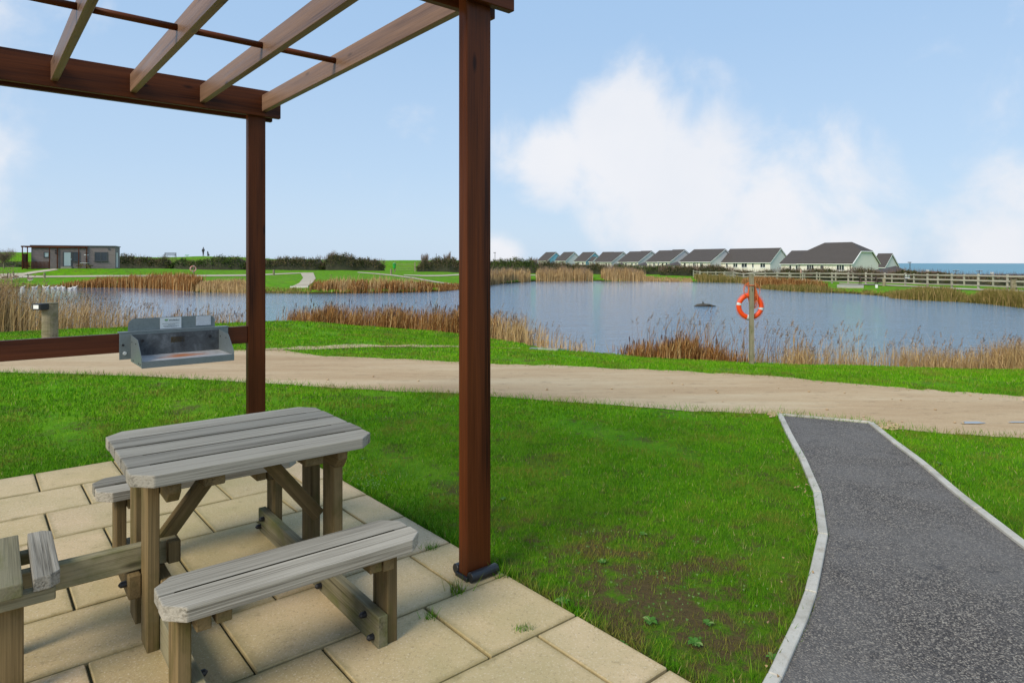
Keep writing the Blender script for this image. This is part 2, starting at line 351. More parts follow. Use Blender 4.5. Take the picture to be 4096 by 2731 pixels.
M['grass'] = foliage('grass blades', [(0, (.030, .10, .004)), (.45, (.085, .215, .005)), (.8, (.17, .31, .008)), (.93, (.20, .28, .02)), (1, (.36, .32, .13))], patch=(.20, .21, .02), patchscale=.8)
def m_blades():
    m, t, b = mat_new('grass blades'); a = N(t, 'ShaderNodeAttribute', attribute_name='rnd')
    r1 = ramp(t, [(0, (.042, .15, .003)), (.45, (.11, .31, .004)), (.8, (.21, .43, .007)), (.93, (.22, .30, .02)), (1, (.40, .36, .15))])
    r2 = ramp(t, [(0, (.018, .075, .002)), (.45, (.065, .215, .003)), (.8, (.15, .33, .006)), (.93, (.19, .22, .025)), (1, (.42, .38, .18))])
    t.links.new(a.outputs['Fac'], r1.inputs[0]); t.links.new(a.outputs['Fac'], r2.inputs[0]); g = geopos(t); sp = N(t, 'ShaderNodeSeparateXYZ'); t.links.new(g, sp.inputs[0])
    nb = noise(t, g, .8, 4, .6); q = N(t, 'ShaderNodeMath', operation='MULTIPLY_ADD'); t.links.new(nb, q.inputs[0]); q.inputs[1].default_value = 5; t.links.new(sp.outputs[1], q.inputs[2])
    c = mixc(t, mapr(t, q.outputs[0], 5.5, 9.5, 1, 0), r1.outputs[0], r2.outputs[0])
    dv = N(t, 'ShaderNodeVectorMath', operation='DISTANCE'); t.links.new(geopos(t, (1, .8, 0)), dv.inputs[0]); dv.inputs[1].default_value = (.6, 2.35, 0)
    wf = mapr(t, dv.outputs['Value'], .15, 1.15, .19, 0)
    wa = N(t, 'ShaderNodeMath', operation='ADD'); t.links.new(wf, wa.inputs[0]); t.links.new(noise(t, geopos(t), 5.5, 5, .7), wa.inputs[1])
    c = mixc(t, mapr(t, wa.outputs[0], .58, .78, 0, .8), c, (.16, .125, .035))
    c = mixc(t, mapr(t, noise(t, g, 1.6, 5, .65), .50, .66, 0, .85), c, (.20, .165, .035)); c = mixc(t, mapr(t, noise(t, g, .7, 5, .65), .5, .7, 0, .6), c, (.025, .11, .006))
    t.links.new(c, b.inputs['Base Color']); b.inputs['Roughness'].default_value = .7; b.inputs['Specular IOR Level'].default_value = .08; return m
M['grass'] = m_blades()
M['reedpale'] = foliage('pale dry reed', [(0, (.16, .09, .035)), (.45, (.38, .245, .105)), (1, (.62, .44, .22))])
M['reedrust'] = foliage('rust coloured reed', [(0, (.04, .016, .006)), (.3, (.14, .055, .015)), (.6, (.29, .125, .036)), (.85, (.42, .235, .085)), (1, (.56, .39, .18))])
M['reedmix'] = foliage('greenish sedge', [(0, (.06, .05, .012)), (.35, (.12, .13, .025)), (.7, (.26, .2, .06)), (1, (.4, .27, .12))])
M['plume'] = foliage('reed plume', [(0, (.13, .085, .06)), (1, (.36, .26, .18))])
M['hedge'] = foliage('hedge leaf', [(0, (.022, .030, .010)), (.4, (.050, .062, .018)), (.7, (.10, .085, .035)), (1, (.16, .11, .06))])
M['hedgegreen'] = foliage('hedge leaf greener', [(0, (.022, .038, .010)), (.5, (.055, .095, .018)), (.85, (.10, .11, .03)), (1, (.15, .12, .06))])
M['twig'] = foliage('bare twig', [(0, (.07, .045, .033)), (1, (.24, .17, .13))])
M['core'] = simple('hedge core', (.035, .036, .018), .9, 0, .4, 1)
M['weed'] = foliage('weed leaf', [(0, (.04, .13, .015)), (.6, (.08, .19, .035)), (1, (.18, .26, .08))])
def m_water():
    m, t, b = mat_new('pond water'); b.inputs['Base Color'].default_value = (.14, .25, .36, 1); b.inputs['Roughness'].default_value = .04; b.inputs['IOR'].default_value = 1.85
    n = noise(t, geopos(t, (1.5, 2.6, 1)), 1.3, 7, .72, .5); n2 = noise(t, geopos(t, (1, 2.2, 1)), .45, 3, .5)
    h = N(t, 'ShaderNodeMath', operation='MULTIPLY_ADD'); t.links.new(n2, h.inputs[0]); h.inputs[1].default_value = .9; t.links.new(n, h.inputs[2])
    g = N(t, 'ShaderNodeNewGeometry'); s = N(t, 'ShaderNodeSeparateXYZ'); t.links.new(g.outputs['Position'], s.inputs[0])
    # the western end lies sheltered behind the reeds and is nearly still
    ratio = N(t, 'ShaderNodeMath', operation='MULTIPLY_ADD'); t.links.new(s.outputs[1], ratio.inputs[0]); ratio.inputs[1].default_value = .22; t.links.new(s.outputs[0], ratio.inputs[2])
    sh = mapr(t, ratio.outputs[0], -14, 6, .14, 1.0)
    lee = mapr(t, s.outputs[1], 50, 90, 1.0, .45)
    ml = N(t, 'ShaderNodeMath', operation='MULTIPLY'); t.links.new(sh, ml.inputs[0]); t.links.new(lee, ml.inputs[1])
    bp = N(t, 'ShaderNodeBump'); bp.inputs['Distance'].default_value = .07; t.links.new(ml.outputs[0], bp.inputs['Strength']); t.links.new(h.outputs[0], bp.inputs['Height']); t.links.new(bp.outputs[0], b.inputs['Normal'])
    return m
M['water'] = m_water()
def m_sea():
    m, t, b = mat_new('sea water'); n = noise(t, geopos(t, (.002, .01, 1)), 1, 5, .6)
    c = mixc(t, n, (.10, .24, .31), (.14, .30, .37)); t.links.new(c, b.inputs['Base Color']); b.inputs['Roughness'].default_value = .55; b.inputs['Specular IOR Level'].default_value = .35; return m
M['sea'] = m_sea()
def m_roof():
    m, t, b = mat_new('brown roof tile'); v = objvec(t, (1, 1, 1), False)
    sp = N(t, 'ShaderNodeSeparateXYZ'); t.links.new(v, sp.inputs[0])
    w = N(t, 'ShaderNodeMath', operation='MULTIPLY'); t.links.new(sp.outputs[2], w.inputs[0]); w.inputs[1].default_value = 4.6
    fr = N(t, 'ShaderNodeMath', operation='FRACT'); t.links.new(w.outputs[0], fr.inputs[0])
    r = ramp(t, [(0, (.03, .026, .024)), (.22, (.065, .054, .048)), (.9, (.088, .075, .067))]); t.links.new(fr.outputs[0], r.inputs[0])
    n = noise(t, v, 1.2, 5, .7); c = mixc(t, mapr(t, n, .3, .7, 0, .35), r.outputs[0], (.05, .042, .036)); t.links.new(c, b.inputs['Base Color']); b.inputs['Roughness'].default_value = .85
    bump(t, b, fr.outputs[0], .6, .03); return m
M['roof'] = m_roof()
def m_clad():
    m, t, b = mat_new('grey timber cladding'); v = objvec(t, (1, 1, 1), False); sp = N(t, 'ShaderNodeSeparateXYZ'); t.links.new(v, sp.inputs[0])
    w = N(t, 'ShaderNodeMath', operation='MULTIPLY'); t.links.new(sp.outputs[2], w.inputs[0]); w.inputs[1].default_value = 7.
    fl = N(t, 'ShaderNodeMath', operation='FLOOR'); t.links.new(w.outputs[0], fl.inputs[0])
    wh = N(t, 'ShaderNodeTexWhiteNoise', noise_dimensions='1D'); t.links.new(fl.outputs[0], wh.inputs['W'])
    n = noise(t, objvec(t, (.5, 1, 8), False), 2, 5, .6)
    r = ramp(t, [(.25, (.13, .105, .10)), (.5, (.2, .165, .16)), (.8, (.27, .23, .22))]); t.links.new(n, r.inputs[0])
    c = mixc(t, mapr(t, wh.outputs[0], 0, 1, 0, .5), r.outputs[0], (.24, .2, .2))
    fr = N(t, 'ShaderNodeMath', operation='FRACT'); t.links.new(w.outputs[0], fr.inputs[0]); c = mixc(t, mapr(t, fr.outputs[0], .0, .14, .7, 0), c, (.04, .03, .03))
    t.links.new(c, b.inputs['Base Color']); b.inputs['Roughness'].default_value = .8; return m
M['clad'] = m_clad()

# ================================================================ terrain
def GW(px, py, dz): Y = dz * FPX / (py - 1052.0); return ((px - 2048) / FPX * Y, Y)
near_edge = [(-900, 1392), (-400, 1368), (0, 1349), (450, 1334), (800, 1318), (1050, 1303), (1200, 1299), (1500, 1303), (1700, 1315), (1835, 1326), (1965, 1345), (2100, 1364), (2200, 1380),
             (2340, 1397), (2500, 1410), (2700, 1424), (2950, 1440), (3400, 1452), (3700, 1458), (4096, 1466), (4700, 1475)]
far_edge = [(4700, 1290), (4300, 1250), (4096, 1229), (3930, 1215), (3870, 1208), (3740, 1203), (3650, 1198), (3560, 1186), (3430, 1176), (3300, 1170), (3180, 1165), (3060, 1155),
            (2985, 1131), (2780, 1128), (2580, 1125), (2370, 1124), (2150, 1125), (1980, 1137), (1900, 1150), (1835, 1158), (1760, 1166), (1600, 1171), (1300, 1175), (1230, 1175),
            (1150, 1173), (1060, 1172), (985, 1172), (780, 1169), (765, 1160), (700, 1157), (560, 1150), (450, 1150), (300, 1150), (60, 1152), (-200, 1160), (-600, 1190)]
POND = np.array([GW(x, y, 2.17) for x, y in near_edge] + [GW(x, y, 2.5) for x, y in far_edge])
WL = -.95
def pip(x, y, poly):
    ins = np.zeros(x.shape, bool); n = len(poly)
    for i in range(n):
        x1, y1 = poly[i]; x2, y2 = poly[(i + 1) % n]
        if y1 == y2: continue
        c = ((y1 > y) != (y2 > y)) & (x < (x2 - x1) * (y - y1) / (y2 - y1) + x1); ins ^= c
    return ins
def pdist(x, y, poly):
    d = np.full(x.shape, 1e9); n = len(poly)
    for i in range(n):
        x1, y1 = poly[i]; x2, y2 = poly[(i + 1) % n]; dx, dy = x2 - x1, y2 - y1
        t = np.clip(((x - x1) * dx + (y - y1) * dy) / (dx * dx + dy * dy), 0, 1); d = np.minimum(d, np.hypot(x - x1 - t * dx, y - y1 - t * dy))
    return np.where(pip(x, y, poly), -d, d)
CPS = [(x, y, 0) for x in (-20, -8, 4, 16) for y in (-6, 3, 10)] + [(-34, 16, 0), (-60, 30, .1), (30, 8, -.1), (60, 20, -.3), (45, 50, -.4), (44, 70, -.45), (38, 95, -.85)]
def cpp(px, py, Y): CPS.append(((px - 2048) / FPX * Y, Y, H - (py - 1052) / FPX * Y))
for q in [(290, 1074, 83), (100, 1074, 84), (450, 1074, 90), (0, 1074, 90), (-300, 1072, 95), (100, 1010, 118), (-200, 1008, 122), (20, 1013, 120), (300, 1022, 130), (600, 1031, 128), (680, 1031, 128), (815, 1025, 130),
          (900, 1030, 132), (1200, 1042, 140), (600, 1078, 102), (1000, 1080, 103), (1300, 1081, 106), (1550, 1083, 108), (1700, 1087, 110), (1900, 1091, 112), (1700, 1105, 84), (1250, 1110, 78),
          (1000, 1108, 78), (700, 1110, 77), (150, 1112, 74), (1650, 1041, 150), (1560, 1046, 140), (1750, 1046, 150), (2200, 1094, 110), (2500, 1097, 113), (2800, 1101, 120)]: cpp(*q)
CPS += [(22, 150, -3.4), (12, 190, -3.4), (14, 225, -2.6), (46, 138, -3.4), (70, 118, -3.4), (62, 92, -2.6), (80, 62, -2.2), (110, 90, -4.5), (140, 180, -5), (210, 300, -5), (60, 300, -4), (-60, 500, 3.6), (-200, 500, 4.5), (-10, 460, 2.0), (60, 480, -4), (150, 500, -16), (330, 480, -18),
        (-120, 60, 1.2), (-200, 140, 3), (-300, 30, 1), (200, 60, -6), (300, 200, -12)]
CP = np.array(CPS)
def height(x, y):
    x = np.asarray(x, float); y = np.asarray(y, float); num = np.zeros(x.shape); den = np.zeros(x.shape)
    for cx, cy, cz in CP:
        w = 1.0 / ((x - cx) ** 2 + (y - cy) ** 2 + 4.0) ** 2; num += w * cz; den += w
    P = num / den; d = pdist(x, y, POND)
    D = 6 + np.clip((y - 25) / 40, 0, 1) * 5
    t = np.clip(d / D, 0, 1); s = t * t * (3 - 2 * t); B = -.62 + (P + .62) * s
    w = np.clip((d + .9) / 1.4, 0, 1); w = w * w * (3 - 2 * w)
    wob = .02 * np.sin(x * 1.7 + y * .6) * np.sin(y * 1.3 - x * .4) * np.clip((y - 9) / 6, 0, 1)
    return -1.7 * (1 - w) + (B + wob) * w
def axis(lo, hi, c, base=.3, g=.0115):
    out = [0.]
    while out[-1] < hi: out.append(out[-1] + max(base, g * out[-1]))
    neg = [0.]
    while neg[-1] > lo: neg.append(neg[-1] - max(base, g * abs(neg[-1])))
    return np.array(sorted(set(neg[1:] + out))) + c
XS = axis(-620, 620, 0); YS = axis(-8, 620, 0)
GX, GY = np.meshgrid(XS, YS); GZ = height(GX, GY)
def hit(px, py):
    """march sight lines to the ground"""
    px = np.atleast_1d(np.asarray(px, float)); py = np.atleast_1d(np.asarray(py, float))
    a = (px - 2048) / FPX; c = -(py - 1052) / FPX; res = np.full(px.shape, np.nan); prevY = np.full(px.shape, 1.5)
    done = np.zeros(px.shape, bool); Y = np.full(px.shape, 1.5); lo = Y.copy(); hi = Y.copy()
    while not done.all() and Y.max() < 420:
        Yn = Y * 1.012 + .02; below = (H + c * Yn) <= sample(a * Yn, Yn); new = below & ~done
        lo[new] = Y[new]; hi[new] = Yn[new]; done |= below; Y = np.where(done, Y, Yn)
    for _ in range(14):
        mid = (lo + hi) / 2; bl = (H + c * mid) <= sample(a * mid, mid); hi = np.where(bl, mid, hi); lo = np.where(bl, lo, mid)
    return np.stack([a * hi, hi, sample(a * hi, hi)], 1)
def sample(x, y):
    i = np.clip(np.searchsorted(XS, x) - 1, 0, len(XS) - 2); j = np.clip(np.searchsorted(YS, y) - 1, 0, len(YS) - 2)
    u = np.clip((x - XS[i]) / (XS[i + 1] - XS[i]), 0, 1); v = np.clip((y - YS[j]) / (YS[j + 1] - YS[j]), 0, 1)
    return (GZ[j, i] * (1 - u) + GZ[j, i + 1] * u) * (1 - v) + (GZ[j + 1, i] * (1 - u) + GZ[j + 1, i + 1] * u) * v
def gz(x, y): return float(sample(np.array([float(x)]), np.array([float(y)]))[0])
nx, ny = len(XS), len(YS); idx = np.arange(nx * ny).reshape(ny, nx)
F = np.stack([idx[:-1, :-1].ravel(), idx[:-1, 1:].ravel(), idx[1:, 1:].ravel(), idx[1:, :-1].ravel()], 1)
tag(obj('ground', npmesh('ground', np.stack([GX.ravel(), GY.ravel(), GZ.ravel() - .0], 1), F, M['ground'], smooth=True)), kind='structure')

# pond and sea
pv = POND; nrm = []
area = 0.5 * sum(pv[i][0] * pv[(i + 1) % len(pv)][1] - pv[(i + 1) % len(pv)][0] * pv[i][1] for i in range(len(pv)))
sg = 1 if area > 0 else -1
wp = []
for i in range(len(pv)):
    t = pv[(i + 1) % len(pv)] - pv[i - 1]; t /= np.hypot(*t); wp.append((pv[i][0] + sg * t[1] * .6, pv[i][1] - sg * t[0] * .6, WL))
wm = bpy.data.meshes.new('pond_water'); wm.from_pydata(wp, [], [tuple(range(len(wp))) if sg > 0 else tuple(range(len(wp)))[::-1]]); wm.materials.append(M['water'])
tag(obj('pond_water', wm), kind='structure')
sm = MB().add([(-30000, 560, -22), (30000, 560, -22), (30000, 50000, -22), (-30000, 50000, -22)], [(0, 1, 2, 3)])
tag(sm.build('sea', M['sea']), kind='structure')

def interp(pts, n):
    pts = np.array(pts, float); d = np.r_[0, np.cumsum(np.hypot(*(np.diff(pts, axis=0).T)))]; t = np.linspace(0, d[-1], n)
    return np.stack([np.interp(t, d, pts[:, 0]), np.interp(t, d, pts[:, 1])], 1)
def interpx(pts, xs): pts = np.array(pts, float); return np.stack([xs, np.interp(xs, pts[:, 0], pts[:, 1])], 1)
def smooth1(a, k=5):
    a = np.asarray(a); p = np.pad(a, (k // 2, k // 2), mode='edge'); return np.convolve(p, np.ones(k) / k, 'valid')
def strip(name, A, B, mat, off, m=4, jit=0., kind='structure'):
    n = len(A); A = hit(A[:, 0], A[:, 1]); B = hit(B[:, 0], B[:, 1]); V = []
    ja = smooth1(RNG.normal(0, 1, n), 9) * jit; jb = smooth1(RNG.normal(0, 1, n), 5) * jit * 1.6
    for k in range(m + 1):
        s = k / m; P = A * (1 - s) + B * s; P = P.copy(); P[:, 1] += ja * (1 - s) + jb * s; P[:, 2] = sample(P[:, 0], P[:, 1]) + off; V.append(P)
    V = np.concatenate(V); idx = np.arange((m + 1) * n).reshape(m + 1, n)
    f = np.stack([idx[:-1, :-1].ravel(), idx[:-1, 1:].ravel(), idx[1:, 1:].ravel(), idx[1:, :-1].ravel()], 1)
    return tag(obj(name, npmesh(name, V, f, mat, smooth=False)), kind=kind), A + 0, B + 0
trk_near = [(-500, 1478), (0, 1490), (300, 1497), (600, 1508), (1000, 1530), (1400, 1556), (1835, 1577), (2300, 1610), (2700, 1640), (3050, 1656), (3108, 1659), (3480, 1692), (3540, 1707), (3600, 1718), (3700, 1728), (3900, 1742), (4096, 1755), (4700, 1800)]
trk_far = [(-500, 1372), (0, 1385), (500, 1395), (985, 1402), (1120, 1400), (1200, 1412), (1300, 1424), (1450, 1430), (1600, 1436), (1780, 1446), (1965, 1456), (2200, 1462), (2500, 1475), (2700, 1483), (2900, 1494), (3100, 1507), (3300, 1525), (3600, 1552), (3900, 1572), (4096, 1585), (4700, 1625)]
xs = np.linspace(-500, 4700, 360)
_, TA, TB = strip('track', interpx(trk_near, xs), interpx(trk_far, xs), M['track'], .005, 14, .055)
TRACK = np.concatenate([TA[:, :2], TB[::-1, :2]])
xs = np.linspace(1040, 2085, 90)
_, SA, SB = strip('side_path', interpx([(1040, 1402), (1200, 1401), (1500, 1389), (1800, 1389), (1965, 1394), (2085, 1396)], xs), interpx([(1040, 1398), (1200, 1389), (1500, 1380), (1800, 1384), (1965, 1390), (2085, 1393)], xs), M['track'], .012, 3, .09)
SPUR = np.concatenate([SA[:, :2], SB[::-1, :2]])
def farpath(name, a, b, n=60): strip(name, interp(a, n), interp(b, n), M['gravel'], .045, 4, .03)
farpath('far_path', [(-150, 1116), (0, 1113), (180, 1111), (420, 1108), (740, 1107.5), (980, 1105), (1060, 1102), (1130, 1098), (1220, 1094)], [(-150, 1100), (0, 1101), (180, 1104), (420, 1102), (740, 1101), (980, 1099), (1060, 1097), (1130, 1094), (1220, 1091.5)], 120)
farpath('branch_path', [(0, 1102), (95, 1102), (150, 1092), (235, 1080)], [(0, 1096), (90, 1093), (140, 1085), (215, 1076)])
farpath('gravel_ramp', [(1201, 1092), (1213, 1113), (1197, 1133), (1165, 1149)], [(1253, 1091), (1263, 1115), (1252, 1130), (1228, 1149)])
farpath('lawn_path', [(1430, 1091.5), (1500, 1097), (1570, 1104), (1650, 1115), (1740, 1131), (1815, 1142)], [(1430, 1089), (1500, 1093.5), (1570, 1099.5), (1650, 1110), (1740, 1126), (1815, 1137)])
farpath('crossing_path', [(1615, 1102), (1700, 1106.5), (1770, 1106), (1837, 1102), (1990, 1101), (2150, 1103)], [(1615, 1099.5), (1700, 1101.5), (1770, 1101), (1837, 1097), (1990, 1097.5), (2150, 1100)])
farpath('fenced_path', [(3357, 1137), (3500, 1142), (3655, 1149), (3850, 1160), (4096, 1170)], [(3357, 1133.5), (3500, 1137.5), (3655, 1144), (3850, 1154), (4096, 1163)])

# ---------------------------------------------------------------- tarmac path with kerb stones
ko_l = [(3108, 1658), (3139, 1716), (3174.6, 1792), (3205, 1848), (3235.6, 1914), (3253, 1965), (3264, 2050), (3275, 2141), (3251.6, 2236), (3205, 2420), (3135, 2558), (3058, 2731)]
ki_l = [(3131, 1661), (3169.5, 1739), (3205, 1802.6), (3225.4, 1838), (3266, 1930), (3284, 1965), (3298, 2050), (3312, 2145.5), (3279.6, 2320), (3255, 2430), (3186, 2586), (3123.5, 2731)]
g0 = lambda p: GW(p[0], p[1], H - .012)
INL = [g0(p) for p in ki_l] + [(.62, 1.9), (.42, 1.2), (.34, .4), (.34, -2)]
INR = [g0(p) for p in [(3472, 1692), (3576, 1777), (3683, 1858.5), (3815, 1975), (3911, 2050), (4096, 2195)]] + [(2.62, 2.9), (2.15, 1.9), (1.75, 1.0), (1.6, 0), (1.55, -2)]
def resamp(pts, n):
    return interp(pts, n)
nT = 40; AL = resamp(INL, nT); AR = resamp(INR, nT); V = []
for k in range(9): V.append(AL * (1 - k / 8) + AR * k / 8)
V = np.concatenate(V); V3 = np.c_[V, np.full(len(V), .010)]; idx = np.arange(9 * nT).reshape(9, nT)
f = np.stack([idx[:-1, :-1].ravel(), idx[:-1, 1:].ravel(), idx[1:, 1:].ravel(), idx[1:, :-1].ravel()], 1)
tag(obj('tarmac_path', npmesh('tarmac_path', V3, f, M['tarmac'])), kind='structure')
TARMAC = np.concatenate([AL, AR[::-1]])
def kerb(pts, side, ln=.78, w=.05, z=.028, start=0):
    pts = [np.array(p) for p in pts]; d = [0]
    for a, b in zip(pts, pts[1:]): d.append(d[-1] + np.hypot(*(b - a)))
    P = np.array(pts); s = 0.; par = empty('kerb', (0, 0, 0)); tag(par, label=('pale concrete kerb edging the %s side of the tarmac path' % side), cat='kerb', group='kerbs of the tarmac path')
    at = lambda t: np.array([np.interp(t, d, P[:, 0]), np.interp(t, d, P[:, 1])])
    while s < d[-1] - .1:
        e = min(s + ln * random.uniform(.95, 1.05), d[-1]); m = MB(); vs = []; K = 3
        for q in range(K + 1):
            t = s + .004 + (e - s - .008) * q / K; c = at(t); tg = at(min(t + .15, d[-1])) - at(max(t - .15, 0)); tg /= np.hypot(*tg)
            nn_ = np.array([-tg[1], tg[0]]) * (1 if side == 'right' else -1)
            vs += [(*c, -.05), (*(c + nn_ * w), -.05), (*(c + nn_ * w), z), (*c, z)]
        fs = [(0, 1, 2, 3), (4 * K, 4 * K + 3, 4 * K + 2, 4 * K + 1)]
        for q in range(K):
            for k in range(4): a = 4 * q + k; b2 = 4 * q + (k + 1) % 4; fs.append((a, b2, b2 + 4, a + 4))
        m.add(vs, fs); o = m.build('kerb_stone', M['kerb'], par, bevel=.004); o.location.z = random.uniform(-.002, .002); s = e
    return par
k1 = kerb(INL, 'left'); k2 = kerb(INR, 'right')
ke = empty('kerb'); tag(ke, 'thin white edging strip where the tarmac path meets the sandy track', 'kerb', 'kerbs of the tarmac path')
a0 = np.array(g0((3106, 1657))); a1 = np.array(g0((3487, 1691)))
for q in range(2):
    p0 = a0 + (a1 - a0) * (q / 2); p1 = a0 + (a1 - a0) * ((q + 1) / 2); t = (p1 - p0) / np.hypot(*(p1 - p0)); p1 = p1 - t * .006; n_ = np.array([-t[1], t[0]]) * .032
    MB().prism([tuple(p0), tuple(p1), tuple(p1 + n_), tuple(p0 + n_)], -.05, .022).build('kerb_stone', M['kerb'], ke, bevel=.004)

# ---------------------------------------------------------------- paving
PU = (math.cos(math.radians(39.8)), math.sin(math.radians(39.8))); PVv = (-PU[1], PU[0]); PO = (-2.19, 5.80)
def pav(q, w): return (PO[0] - PU[0] * q - PVv[0] * w, PO[1] - PU[1] * q - PVv[1] * w)
pitch = .4825
base = MB().prism([pav(0, 0), pav(5.2, 0), pav(5.2, 7.8), pav(0, 7.8)], -.06, .012)
patio = tag(base.build('patio', M['joint']), kind='structure')
PAVE = np.array([pav(-.01, -.01), pav(5.2, -.01), pav(5.2, 7.8), pav(-.01, 7.8)])
slabmesh = {}
def slabm(wq, ww):
    k = (round(wq, 3), round(ww, 3))
    if k not in slabmesh: slabmesh[k] = MB().box(-wq / 2, wq / 2, -ww / 2, ww / 2, -.02, .015).mesh('slab', M['slab'], .004)
    return slabmesh[k]
rows = {0: [1.166, 1.655], 6: [.26, 1.205, 1.68]}
for r in range(15):
    js = rows.get(r); o = 0 if r % 2 else .24
    if js is None: js = [o + .475 * k for k in range(1 if o == 0 else 0, 4)]
    js = [0] + list(js)
    if r == 0: js = [0, .21, .69, 1.166, 1.655]
    while js[-1] < 4.9: js.append(js[-1] + .48)
    for a, b2 in zip(js, js[1:]):
        c = pav((a + b2) / 2, (r + .5) * pitch + .003)
        o_ = obj('slab', slabm(b2 - a - .011, pitch - .011), patio, (c[0], c[1], .012 + random.uniform(-.001, .0025)), (random.uniform(-.002, .002), random.uniform(-.002, .002), math.radians(39.8)))

# ---------------------------------------------------------------- pergola
PA = math.radians(39.8)
per = empty('pergola', (-.2157, 3.136, 0), PA)
tag(per, 'red brown stained timber pergola over the paved picnic area', 'pergola')
SP = 3.17; LP = 3.2; PW = .145; PD = .07; BT = .045
for v0 in (0, SP):
    for u0 in (0, -LP):
        # each post is two timbers with a shallow groove between them
        p = plank(per, 'post', u0, u0 + PW, v0, v0 + PD, .025, 2.93, M['redwood'], .006, 2)
        cap = MB()
        cap.box(-.012, PW + .012, -.014, PD + .014, 0, .022)
        sh = cap.build('post_shoe', M['shoe'], per, .003, loc=(u0, v0, .026))
        for vy in (-.026, PD + .024):
            MB().tube([(-.002, vy, .026), (PW + .014, vy, .026)], .025, 12).build('shoe_bar', M['shoe'], sh, .002)
    for vv in (v0 - BT - .001, v0 + PD + .001):
        hgt = (2.805, 3.03)
        plank(per, 'beam', -LP - .25, PW + .115 - (.03 if vv > v0 else 0), vv, vv + BT, hgt[0] - (.012 if vv > v0 else 0), hgt[1], M['redwood'], .004)
for k in range(8):
    a = .096 - .494 * k
    plank(per, 'rafter', a, a + .045, PD + BT + .003, SP - BT - .003, 2.845, 2.985, M['redwood2'], .004)
for k in range(7):
    a1_ = .096 - .494 * k - .001; a0_ = a1_ - .494 + .047
    m = MB().tube([(a0_, 0, 0), (a1_, 0, 0)], .02, 10)
    o = m.build('tie_rod', M['redwood'], per, smooth=True, loc=(0, SP - 1.498, 2.935))
rail = plank(per, 'rail', -LP + PW + .002, -.002, SP + .012, SP + .057, .868, 1.012, M['railwood'], .004)

# ---------------------------------------------------------------- barbecue tray hung on the rail
bbq = empty('barbecue_tray', per.matrix_world @ Vector((0, 0, 0)), PA)
UX = Vector((math.cos(PA), math.sin(PA), 0)); VX = Vector((-math.sin(PA), math.cos(PA), 0))
bo = Vector((-.2157, 3.136, 0)) + VX * SP; bbq.location = bo
tag(bbq, 'galvanised steel barbecue tray with label boards, hung on the timber rail', 'barbecue tray')
a0_, a1_ = -.955, -.165; ff = .005
MB().box(a0_, a1_, ff - .003, ff, .815, 1.018).build('front_plate', M['galv'], bbq, .001)
MB().box(a0_ - .004, a1_ + .004, ff - .006, .075, 1.018, 1.022).build('top_cap', M['galv'], bbq, .001)
bd = []
for i in range(9): t = math.pi / 2 * i / 8; bd.append((-.25 - .05 + .05 * math.sin(t), 1.118 - .05 + .05 * math.cos(t)))
bd += [(-.25, .95), (-.885, .95)]
for i in range(9): t = math.pi / 2 * i / 8; bd.append((-.885 + .05 - .05 * math.cos(t), 1.118 - .05 + .05 * math.sin(t)))
MB().prism(bd, 0, .003).build('back_board', M['galv'], bbq, loc=(0, .078, 0), rot=(math.pi / 2, 0, 0))
L0, L1 = -.878, -.24
side = [(-.002, .797), (-.002, 1.0), (-.26, .982), (-.40, .862), (-.40, .797)]
for xx in (L0, L1):
    s_ = MB().add([(xx, y + ff, z) for y, z in side] + [(xx + .003, y + ff, z) for y, z in side], [(0, 1, 2, 3, 4), (9, 8, 7, 6, 5)] + [(i, (i + 1) % 5, (i + 1) % 5 + 5, i + 5) for i in range(5)]).build('side_plate', M['galv'], bbq)
    for (by, bz) in ((-.05, .95), (-.2, .95), (-.1, .815), (-.3, .815), (-.36, .815)):
        MB().tube([(xx - .004, by, bz), (xx + .007, by, bz)], .006, 8).build('bolt', M['scorch'], s_)
MB().box(L0 + .004, L1 - .001, -.003 + ff - .004, -.003 + ff - .001, .806, 1.0).build('back_wall', M['scorch'], bbq)
fl = MB().box(-.315, .315, -.19, .19, -.002, .002).build('tray_floor', M['rustfloor'], bbq, loc=((L0 + L1) / 2, -.196, .834))
MB().box(L0, L1 + .003, -.401 + ff - .003, -.401 + ff, .79, .8355).build('front_lip', M['galv'], bbq, .001)
MB().box(L0, L1 + .003, -.401 + ff, -.392 + ff, .8365, .8385).build('lip_fold', M['galv'], bbq)
for (bx, bz, r_, mm) in ((-.93, .925, .009, 'black'), (-.918, .862, .014, 'reflect')):
    MB().tube([(bx, ff - .003, bz), (bx, ff - .010, bz)], [r_, r_ * .8], 14).build('coach_bolt', M[mm], bbq)
for bx in (-.80, -.31): MB().tube([(bx, -.003, .95), (bx, -.012, .95)], .012, 8).build('bolt', M['black'], bbq)
def board(name, x, z, w, h, mat): return MB().box(x - w / 2, x + w / 2, .071, .0735, z - h / 2, z + h / 2).build(name, mat, bbq)
lb = board('label_plate', -.585, 1.07, .155, .088, M['paper'])
def bar(x, z, w, h, mat, y=.0705): MB().box(x - w / 2, x + w / 2, y - .0006, y, z - h / 2, z + h / 2).build('print', mat, lb)
for x, z, w in ((-.585, 1.066, .122), (-.58, 1.056, .05), (-.585, 1.047, .112), (-.588, 1.038, .086)):
    k = 0; xx = x - w / 2
    while xx < x + w / 2: l = random.uniform(.006, .015); bar(xx + l / 2, z, min(l, x + w / 2 - xx + .001), .0028, M['ink']); xx += l + .0022
for i in range(4): bar(-.626 + i * .006, 1.094 + (i % 2) * .003, .007, .008, M['greenink'])
bar(-.617, 1.085, .016, .002, M['ink'])
for i in range(12): bar(-.595 + i * .0065, 1.093 + (i % 3) * .0006, .0045, .0055 if i not in (0, 5, 8) else .009, M['fadedpaper' if i == 99 else 'scorch'])
